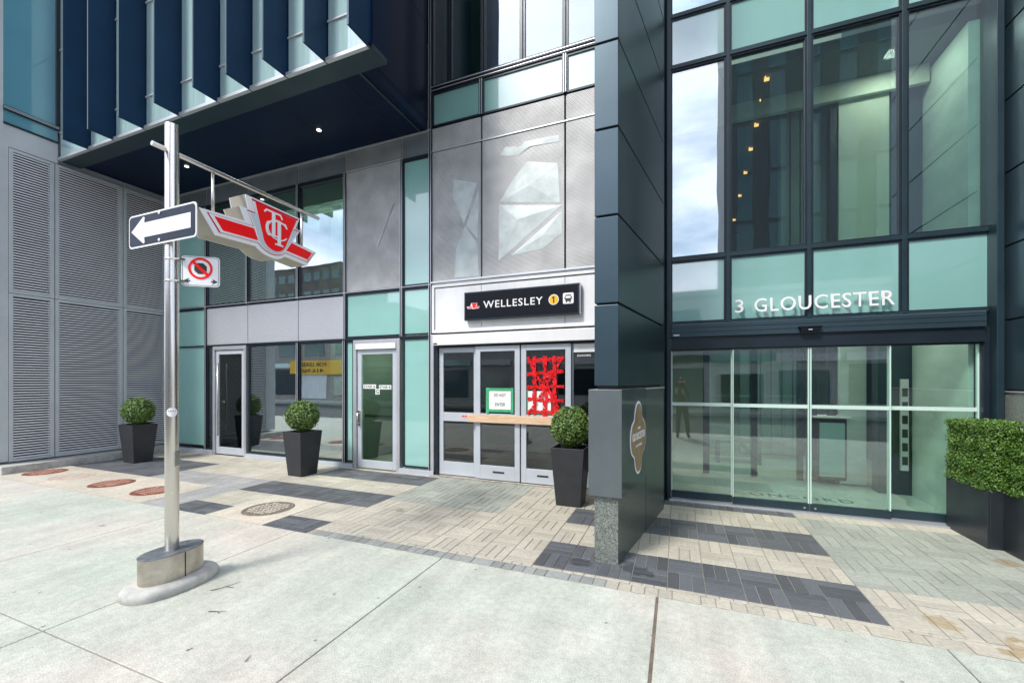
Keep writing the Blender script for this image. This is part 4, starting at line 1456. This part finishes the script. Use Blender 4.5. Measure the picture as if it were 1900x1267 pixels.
ed = thing('address_lettering', 'raised white letters reading 3 GLOUCESTER across the teal glass above the lobby doors', 'lettering', (1.5, F, 2.5))
put('numeral', fit_text('3', .690, .785, 2.462, 2.628, F - .095, .022, offset=.006), 'white', ed)
put('letters', fit_text('GLOUCESTER', .905, 2.300, 2.460, 2.630, F - .095, .022, offset=.006, spacing=1.08), 'white', ed)
# interior of the lobby
put('lobby_floor', BM((-.2, 5.5, F + .09, 14, -.05, .004)), 'lobbyfloor', gb)
put('lobby_ceiling', BM((-.2, 5.5, F + .15, 14, 5.66, 5.80)), 'room', gb)
put('lobby_wall', BM((-.2, 5.5, 13.0, 13.2, 0, 12)), 'sage', gb)
put('lobby_wall', BM((-.2, -.12, F + .11, 13, 0, 12)), 'curtain', gb)
put('lobby_wall', BM((5.4, 5.5, F + .11, 13, 0, 12)), 'sage', gb)
put('marble_wall', BM((3.02, 3.12, F + .11, 7.38, 0, 5.6)), 'marble', gb)
put('return_wall', BM((2.66, 3.10, 7.42, 7.62, 0, 2.74)), 'frame_teal', gb)
put('return_wall', BM((2.66, 3.01, 7.10, 7.3, 3.06, 5.64)), 'frame_teal', gb)
put('lobby_column', BM((2.07, 2.62, 6.98, 7.3, 3.06, 5.64)), 'sage', gb)
put('lobby_column', BM((1.98, 2.055, 7.0, 7.2, 3.06, 5.64)), 'frame', gb)
put('teal_panel', BM((1.77, 1.97, 7.12, 7.2, 3.06, 5.64)), 'curtain', gb)
put('slatted_wall', BM(*[(x, x + .105, 7.05, 7.12, 3.06, 5.64) for x in (1.40, 1.525, 1.65)], (1.39, 1.765, 7.125, 7.16, 3.06, 5.64)), 'curtain', gb)
put('slatted_wall', BM(*[(x, x + .17, 10.4, 10.5, 0.01, 2.74) for x in (1.30, 1.5, 1.7, 1.9, 2.1, 2.3)], (1.29, 2.48, 10.51, 10.55, 0.01, 2.74)), 'curtain', gb)
put('bulkhead', BM((-.1, 3.0, 6.9, 6.97, 5.42, 5.655)), 'sage', gb)
put('mezzanine_slab', BM((-.11, 5.38, 6.35, 12.9, 2.75, 3.05)), 'ceiling', gb)
# vestibule screen
vs = put('vestibule_screen', BM((.42, .52, 7.9, 7.98, 0, 2.75), (1.15, 1.24, 7.9, 7.98, 0, 2.75), (1.80, 1.88, 7.9, 7.98, 0, 2.75), (.52, 1.80, 7.9, 7.98, 2.1, 2.2), (-.1, .42, 7.9, 7.98, 2.1, 2.2)), 'frame', gb)
put('screen_glass', BM((.52, 1.15, 7.93, 7.945, 0, 2.1), (1.24, 1.80, 7.93, 7.945, 0, 2.1)), 'glass_lobby', vs)
put('side_panel', BM((2.33, 2.655, 7.80, 7.9, .02, 2.745)), 'marble', gb)
put('screen_post', BM((1.93, 2.06, 7.9, 7.98, 0, 2.74), (2.20, 2.31, 7.9, 7.98, 0, 2.74)), 'frame', gb)
ic = put('intercom_panel', BM((2.895, 2.985, 7.375, 7.415, .35, 1.62)), 'white', gb, bev=.004)
for i in range(6):
    z = .43 + i * .19
    put('intercom_screen', BM((2.91, 2.97, 7.368, 7.374, z, z + .115)), 'frame', ic)
mt = tag(put('floor_mat', BM((.55, 2.5, 6.35, 7.55, .0045, .012)), 'lobbyfloor'), 'pale green-grey entrance mat lettered CONCORD inside the lobby doors', 'mat')
cb = fit_text('CONCORD', .75, 2.15, 0, .16, 0, .002, offset=.006, spacing=1.2)
bmesh.ops.transform(cb, matrix=Matrix.Translation((0, 6.62, .013)) @ Matrix.Rotation(R(-90), 4, 'X'), verts=cb.verts[:])
put('lettering', cb, 'frame', mt)
rd = thing('reception_stand', 'dark glass-fronted reception stand inside the lobby', 'stand', (2.05, 8.0, 0))
put('body', BM((2.02, 2.42, 7.78, 8.1, 0.06, 1.02)), 'signblack', rd, bev=.03)
put('glass_front', BM((2.06, 2.38, 7.765, 7.778, .12, .95)), 'spandrel', rd)
put('counter_top', BM((1.98, 2.46, 7.74, 8.14, 1.021, 1.05)), 'white', rd, bev=.01)
bn = thing('lobby_bench', 'low dark bench in the lobby behind the vestibule screen', 'bench', (1.1, 9.2, 0))
put('seat', BM((.7, 1.5, 9.0, 9.4, .40, .46)), 'signblack', bn, bev=.01)
put('leg', BM((.72, .78, 9.02, 9.38, 0, .40)), 'signblack', bn)
put('leg', BM((1.42, 1.48, 9.02, 9.38, 0, .40)), 'signblack', bn)
# interior lamps that show through the upper glass
for i, (x, y) in enumerate(((1.12, 6.45), (1.14, 6.95), (1.17, 7.55), (1.20, 8.3), (1.24, 9.2), (1.28, 10.3), (1.34, 11.8), (.5, 7.2), (.5, 8.6), (.5, 10.4))):
    bm = bmesh.new()
    box(bm, x - .03, x + .03, y - .012, y + .012, 5.62, 5.655)
    box(bm, x - .03, x - .014, y - .05, y - .013, 5.62, 5.655)
    put('ceiling_lamp', bm, 'amber', gb)
for (x, y, z, p, s_) in ((2.5, 6.5, 5.645, 8, .18), (1.2, 8.3, 2.70, 42, 1.6), (4.0, 8.6, 2.70, 16, 1.2), (2.6, 6.6, 2.70, 5, .4)):  # area lights below the ceilings; the first is added to brighten the marble
    L = bpy.data.lights.new('lobby_area_light', 'AREA')
    L.energy = p
    L.size = s_
    L.color = (1.0, 0.96, 0.84)
    o = bpy.data.objects.new('lobby_area_light', L)
    o.location = (x, y, z)
    COL.objects.link(o)
for (x, y, z, p, s_) in ((-7.5, 8.2, 5.5, 40, 2.5), (-7.0, 8.2, 2.5, 14, 2.0), (-4.9, 7.1, 2.55, 22, .5)):  # fill lights added to brighten the station rooms; no fixture is modelled
    L = bpy.data.lights.new('room_fill_light', 'AREA')
    L.energy = p
    L.size = s_
    L.color = (0.92, 1.0, 0.80)
    o = bpy.data.objects.new('room_fill_light', L)
    o.location = (x, y, z)
    COL.objects.link(o)

# right-hand return wall
rw = thing('clad_side_wall', 'slate metal clad side wall with granite foot at the right edge', 'wall', (3.35, 5, 0))
for a, b in zip(zz, zz[1:]):
    put('cladding_panel', BM((3.20, 3.6, 3.70, F - .11, a - .045 + .009, b - .045 - .009)), 'clad', rw, bev=.004)
put('joint_core', BM((3.22, 3.58, 3.72, F - .12, 1.48, 11.4)), 'black', rw)
put('granite_foot', BM((3.20, 3.6, 3.70, F - .11, -.02, 1.475)), 'granite_mid', rw, bev=.004)
put('foot_cap', BM((3.19, 3.6, 3.69, F - .11, 1.478, 1.492)), 'cap', rw)
put('end_panel', BM((3.61, 9.0, 3.70, 12, 0, 12)), 'clad', rw)


# ------------------------------------------------------------------ foliage
def leaves(bm, rl, pts, size):
    for (p, nrm) in pts:
        s = size * random.uniform(.7, 1.25)
        nrm = (nrm + Vector((random.gauss(0, .55), random.gauss(0, .55), random.gauss(0, .55)))).normalized()
        q = nrm.to_track_quat('Z', 'Y')
        a = random.uniform(0, 6.28)
        u = q @ Vector((math.cos(a), math.sin(a), 0)) * s
        v = q @ Vector((-math.sin(a), math.cos(a), 0)) * s * .55
        c = p
        vs = [bm.verts.new(c - u), bm.verts.new(c + v * .9 + nrm * s * .12), bm.verts.new(c + u), bm.verts.new(c - v * .9 + nrm * s * .12)]
        f = bm.faces.new(vs)
        f[rl] = random.random()


def mesh_of(bm, mats, name):
    me = bpy.data.meshes.new(name)
    bm.to_mesh(me)
    bm.free()
    for m in mats:
        me.materials.append(M[m])
    return me


def make_topiary(x, y, ang_, label):
    root = thing('potted_topiary', label, 'potted plant', (x, y, 0), 'clipped boxwood balls in tapered black planters')
    root.rotation_euler.z = ang_
    h, b, t = .745, .158, .218
    bm = bmesh.new()
    wl = .018
    def ring(a, z): return [bm.verts.new(p) for p in ((-a, -a, z), (a, -a, z), (a, a, z), (-a, a, z))]
    r0, r1, r2, r3 = ring(b, 0), ring(t, h), ring(t - wl, h), ring(t - wl - .006, h - .06)
    bm.faces.new(r0[::-1])
    for p, q in ((r0, r1), (r1, r2), (r2, r3)):
        for i in range(4):
            bm.faces.new((p[i], p[(i + 1) % 4], q[(i + 1) % 4], q[i]))
    put('planter_pot', bm, 'planter', root, bev=.005, local=True)
    a = t - wl - .006
    bm = BM((-a, a, -a, a, h - .075, h - .058))
    put('soil', bm, 'soil', root, local=True)
    bm = bmesh.new()
    tube(bm, (0, 0, h - .06), (.005, 0, h + .1), .016, .013, seg=8)
    put('stem', bm, 'twig', root, local=True)
    bm = bmesh.new()
    bmesh.ops.create_icosphere(bm, subdivisions=3, radius=.238, matrix=Matrix.Translation((0, 0, 1.0)))
    rl_ = bm.faces.layers.float.new('rnd')
    pts = []
    for i in range(4300):
        z = random.uniform(-1, 1)
        th = random.uniform(0, 6.283)
        r_ = math.sqrt(1 - z * z)
        nv = Vector((r_ * math.cos(th), r_ * math.sin(th), z))
        lump = 1 + .020 * math.sin(nv.x * 9 + nv.z * 5) + .018 * math.sin(nv.y * 13 + nv.z * 8) + .012 * math.sin(nv.x * 23)
        pts.append((Vector((0, 0, 1.0)) + nv * .258 * lump * (random.uniform(.92, 1.03) if random.random() < .96 else random.uniform(1.03, 1.08)), nv))
    nf = len(bm.faces)
    leaves(bm, rl_, pts, .0165)
    bm.faces.ensure_lookup_table()
    for i, f in enumerate(bm.faces):
        f.material_index = 0 if i < nf else 1
    me = mesh_of(bm, ['leafcore', 'boxleaf'], 'crown')
    o = bpy.data.objects.new('crown', me)
    COL.objects.link(o)
    o.parent = root
    return root


tp = make_topiary(-1.287, 5.335, 0, 'clipped boxwood ball in tapered black planter in front of station doors, beside the pillar')


def dup(root, loc, rz, label):
    r = root.copy(); COL.objects.link(r); r.location = loc; r.rotation_euler = (0, 0, rz); r['label'] = label
    for ch in list(root.children):
        c = ch.copy(); COL.objects.link(c); c.parent = r
    return r


dup(tp, (-5.94, 5.285, 0), R(-3), 'clipped boxwood ball in a tapered black planter between the glass door and the stair door')
dup(tp, (-9.91, 4.93, 0), R(2), 'clipped boxwood ball in a tapered black planter before the louvered wall')

hl = ['green leafy hedge in a low black metal trough against the lobby glass', 'green leafy hedge in a low black metal trough at the right edge, nearest the street']
for idx, (x0, y0, y1) in enumerate(((2.745, 5.345, 6.00), (2.855, 4.60, 5.330))):
    root = thing('hedge_trough', hl[idx], 'planter', (x0 + .2, (y0 + y1) / 2, 0), 'hedge troughs along the right side wall')
    x1 = 3.185
    H = .575
    bm = BM((x0, x0 + .02, y0, y1, 0, H), (x1 - .02, x1, y0, y1, 0, H), (x0 + .02, x1 - .02, y0, y0 + .02, 0, H), (x0 + .02, x1 - .02, y1 - .02, y1, 0, H), (x0 + .02, x1 - .02, y0 + .02, y1 - .02, .48, .52))
    put('trough', bm, 'trough', root, bev=.004)
    bm = bmesh.new()
    rl_ = bm.faces.layers.float.new('rnd')
    a0, a1, b0_, b1_, c0, c1 = x0 + .005, x1 - .02, y0 + .0, y1 - .0, H - .03, 1.175
    if idx == 1:
        b0_, b1_ = y0, y1 + .01
    box(bm, a0 + .045, a1 - .03, b0_ + .04, b1_ - .04, .5, c1 - .045)
    nf = len(bm.faces)
    pts = []
    for i in range(int(17000 * (y1 - y0) / .6)):
        k = random.random()
        y = random.uniform(b0_, b1_)
        z = random.uniform(c0, c1)
        wob = .010 * math.sin(y * 23 + z * 9) + .008 * math.sin(z * 31)
        if k < .45:
            pts.append((Vector((a0 + wob + random.uniform(-.012, .035), y, z)), Vector((-1, 0, .35))))
        elif k < .75:
            pts.append((Vector((random.uniform(a0, a1), y, c1 + wob + random.uniform(-.035, .012))), Vector((-.1, 0, 1))))
        elif k < .90:
            pts.append((Vector((random.uniform(a0, a1), b0_ + random.uniform(-.01, .035), z)), Vector((0, -1, .35))))
        else:
            pts.append((Vector((random.uniform(a0, a1), b1_ - random.uniform(-.01, .035), z)), Vector((0, 1, .35))))
    leaves(bm, rl_, pts, .0125)
    bm.faces.ensure_lookup_table()
    for i, f in enumerate(bm.faces):
        f.material_index = 0 if i < nf else 1
    me = mesh_of(bm, ['leafcore', 'hedgeleaf'], 'hedge')
    o = bpy.data.objects.new('hedge', me)
    COL.objects.link(o)
    o.parent = root
    o.location = -root.location

# ------------------------------------------------------------------ twigs and litter on the sidewalk
tw = [(-3.30, 2.10, .20, .95, 'curved dark twig lying against the concrete foot of the pole'),
      (-3.01, 1.90, .12, .55, 'forked twig lying to the right of the pole base'),
      (-2.28, 1.64, .06, 1.9, 'small forked twig near the middle of the sidewalk'),
      (-2.17, 1.42, .06, 1.0, 'tiny straight twig close to the long sidewalk joint'),
      (-2.70, 1.58, .035, .6, 'short brown scrap on the slab in front of the pole')]
for (x, y, L, a, lab) in tw:
    bm = bmesh.new()
    p = Vector((x, y, .006))
    pts = [p]
    aa = a
    for i in range(6):
        aa += random.uniform(-.35, .35) + (.25 if L > .25 else 0)
        p = p + Vector((math.cos(aa), math.sin(aa), 0)) * L / 6
        pts.append(p)
    for i in range(6):
        tube(bm, pts[i], pts[i + 1], .0026 * (1 - i * .1), .0026 * (1 - (i + 1) * .1), seg=6)
    if L > .08:
        q = pts[3] + Vector((math.cos(a - .8), math.sin(a - .8), 0)) * L * .35
        tube(bm, pts[3], q, .0022, .0012, seg=6)
    tag(put('twig', bm, 'twig'), lab, 'twig', 'twigs scattered on the sidewalk')

# ------------------------------------------------------------------ across the street (seen reflected in the glass)
def far_building(name, label, x0, x1, y1, h, wall, nx, nz, z0=3.2, dep=14, shop=True, ww=.62, wh=.55):
    root = thing(name, label, 'building', ((x0 + x1) / 2, y1 - dep / 2, 0))
    put('wall', BM((x0, x1, y1 - dep, y1, 0, h)), wall, root)
    put('parapet', BM((x0 - .1, x1 + .1, y1 - dep, y1 + .1, h, h + .35)), wall, root)
    cw = (x1 - x0) / nx
    if shop:
        for i in range(nx):
            wa, wb = random.uniform(.15, .5), random.uniform(.15, .6)
            put('shop_window', BM((x0 + i * cw + wa, x0 + (i + 1) * cw - wb, y1 + .005, y1 + .05, random.choice((.1, .4, .7)), random.uniform(1.9, 2.5))), random.choice(('farglass', 'farglass', 'whitepanel', 'farpale', 'frame')), root)
            put('sign_board', BM((x0 + i * cw + .1, x0 + (i + 1) * cw - .1, y1 + .005, y1 + .14, 2.65, 3.05)), random.choice(('spandrel', 'whitepanel', 'farpale', 'clad')), root)
    fh = (h - z0) / max(nz, 1)
    cnt = 0
    for j in range(nz):
        for i in range(nx):
            if cnt >= 96: break
            cnt += 1
            xa = x0 + i * cw + cw * (1 - ww) / 2
            za = z0 + j * fh + fh * (1 - wh) / 2
            put('window', BM((xa, xa + cw * ww, y1 + .005, y1 + .05, za, za + fh * wh)), 'farglass', root)
    return root


far_building('brick_shop_building', 'low brick shop building across the street behind the yellow banner', -52, -20, -14.0, 7.2, 'farwall', 10, 2)
far_building('concrete_shop_building', 'low pale concrete shop building across the street from the lobby', -19.5, 14, -14.0, 6.4, 'farwall2', 11, 1)
far_building('mid_rise_block', 'grey mid-rise apartment block rising behind the low shops', -98, -60, -50, 24, 'farbrown', 16, 6, z0=2, shop=False, ww=.7, wh=.45)
far_building('dark_tower', 'tall dark tower across the street opposite the lobby', 5.4, 24, -40, 95, 'fardark', 6, 16, z0=8, shop=False, ww=.5, wh=.92)
far_building('slim_tower', 'slim distant grey tower beyond the low shops', -6.0, -2.2, -140, 62, 'farwall2', 3, 16, z0=8, shop=False)
bn_ = put('lease_banner', BM((-30.6, -24.9, -13.84, -13.80, 2.15, 3.25)), 'yellow')
tag(bn_, 'yellow FOR LEASE banner on the shop front across the street', 'banner')


def far_text(txt, x0, x1, z0, z1, y):
    b = fit_text(txt, -x1, -x0, z0, z1, 0, .01, offset=.01)
    bmesh.ops.transform(b, matrix=Matrix.Rotation(R(180), 4, 'Z'), verts=b.verts[:])
    bmesh.ops.transform(b, matrix=Matrix.Translation((0, y, 0)), verts=b.verts[:])
    return b


put('lettering', far_text('FOR LEASE', -29.3, -26.6, 2.78, 3.10, -13.78), 'ink', bn_)
put('lettering', far_text('416.960', -29.3, -26.9, 2.30, 2.60, -13.78), 'ink', bn_)


# ------------------------------------------------------------------ photographer (seen reflected in the lobby glass)
def skin_obj(name, verts, edges, radii, mat, parent, sub=2):
    me = bpy.data.meshes.new(name)
    me.from_pydata(verts, edges, [])
    o = bpy.data.objects.new(name, me)
    COL.objects.link(o)
    sk_ = o.modifiers.new('skin', 'SKIN')
    sk_.use_smooth_shade = True
    for v, r_ in zip(me.skin_vertices[0].data, radii):
        v.radius = r_ if isinstance(r_, tuple) else (r_, r_)
    me.skin_vertices[0].data[0].use_root = True
    sb = o.modifiers.new('sub', 'SUBSURF')
    sb.levels = sb.render_levels = sub
    me.materials.append(M[mat])
    o.parent = parent
    return o


# scaled to the height of the figure in the reflection
ps = thing('person', 'person in dark jacket and trousers standing and holding up a phone', 'person', (.14, -.42, 0))
ps.scale = (.95, .95, .94)
V = [(0, 0, .93), (0, 0, 1.10), (0, 0, 1.28), (0, -.01, 1.42), (0, .0, 1.50), (0, .02, 1.57),
     (-.17, 0, 1.40), (-.22, .10, 1.17), (-.17, .30, 1.33),
     (.17, 0, 1.40), (.20, .10, 1.17), (.03, .30, 1.33),
     (-.09, 0, .86), (-.11, .02, .48), (-.12, -.01, .09), (-.13, .13, .04),
     (.09, 0, .86), (.13, .03, .48), (.16, .0, .09), (.18, .14, .04)]
Ed = [(0, 1), (1, 2), (2, 3), (3, 4), (4, 5), (3, 6), (6, 7), (7, 8), (3, 9), (9, 10), (10, 11), (0, 12), (12, 13), (13, 14), (14, 15), (0, 16), (16, 17), (17, 18), (18, 19)]
Ra = [(.15, .11), (.14, .10), (.16, .11), (.13, .09), .055, .055, .062, .048, .033, .062, .048, .033, .088, .062, .045, .04, .088, .062, .045, .04]
skin_obj('body', V, Ed, Ra, 'jacket', ps)
skin_obj('trousers', [(0, 0, .93), (-.09, 0, .86), (-.11, .02, .48), (-.12, -.01, .12), (.09, 0, .86), (.13, .03, .48), (.16, 0, .12)], [(0, 1), (1, 2), (2, 3), (0, 4), (4, 5), (5, 6)], [(.16, .12), .098, .072, .058, .098, .072, .058], 'jeans', ps)
bm = bmesh.new()
bmesh.ops.create_uvsphere(bm, u_segments=20, v_segments=14, radius=.1, matrix=Matrix.Translation((0, .03, 1.665)) @ Matrix.Diagonal((.80, .98, 1.15, 1)))
for f in bm.faces: f.smooth = True
tube(bm, (0, .125, 1.68), (0, .142, 1.645), .008, .015, seg=8)
box(bm, -.022, .022, .118, .126, 1.605, 1.612)
for s_ in (-1, 1):
    tube(bm, (s_ * .078, .03, 1.65), (s_ * .088, .03, 1.675), .018, .012, seg=8)
    tube(bm, (s_ * .03, .115, 1.675), (s_ * .03, .122, 1.675), .010, .006, seg=8)
hd_ = put('head', bm, 'skin', ps, local=True)
bm = bmesh.new()
bmesh.ops.create_uvsphere(bm, u_segments=20, v_segments=14, radius=.108, matrix=Matrix.Translation((0, .012, 1.69)) @ Matrix.Diagonal((.82, .98, 1.05, 1)))
box(bm, -.06, .06, .08, .17, 1.715, 1.725)
put('cap', bm, 'hair', ps, local=True)
for s_, x_ in ((-1, -.17), (1, .03)):
    V = [(x_, .30, 1.33), (x_ + .01, .36, 1.38)]
    Ed = [(0, 1)]
    Ra = [.032, .030]
    for k in range(4):
        b = len(V)
        V += [(x_ - .02 + k * .013, .375, 1.41 + .004 * k), (x_ - .02 + k * .013, .385, 1.445 + .004 * (k % 3)), (x_ - .01 + k * .010, .365, 1.465)]
        Ed += [(1, b), (b, b + 1), (b + 1, b + 2)]
        Ra += [.009, .008, .007]
    b = len(V)
    V += [(x_ - s_ * .035, .35, 1.40), (x_ - s_ * .045, .345, 1.43)]
    Ed += [(1, b), (b, b + 1)]
    Ra += [.011, .009]
    skin_obj('hand', V, Ed, Ra, 'skin', ps, sub=1)
ph = tag(put('phone', BM((-.05, .115 + .08, -.14, -.13, 1.44, 1.53)), 'signblack', bev=.003), 'dark phone held sideways in both raised hands of the photographer', 'phone')
ph['label'] = 'dark phone held sideways in both raised hands of the person'
print('objects', len(bpy.data.objects))
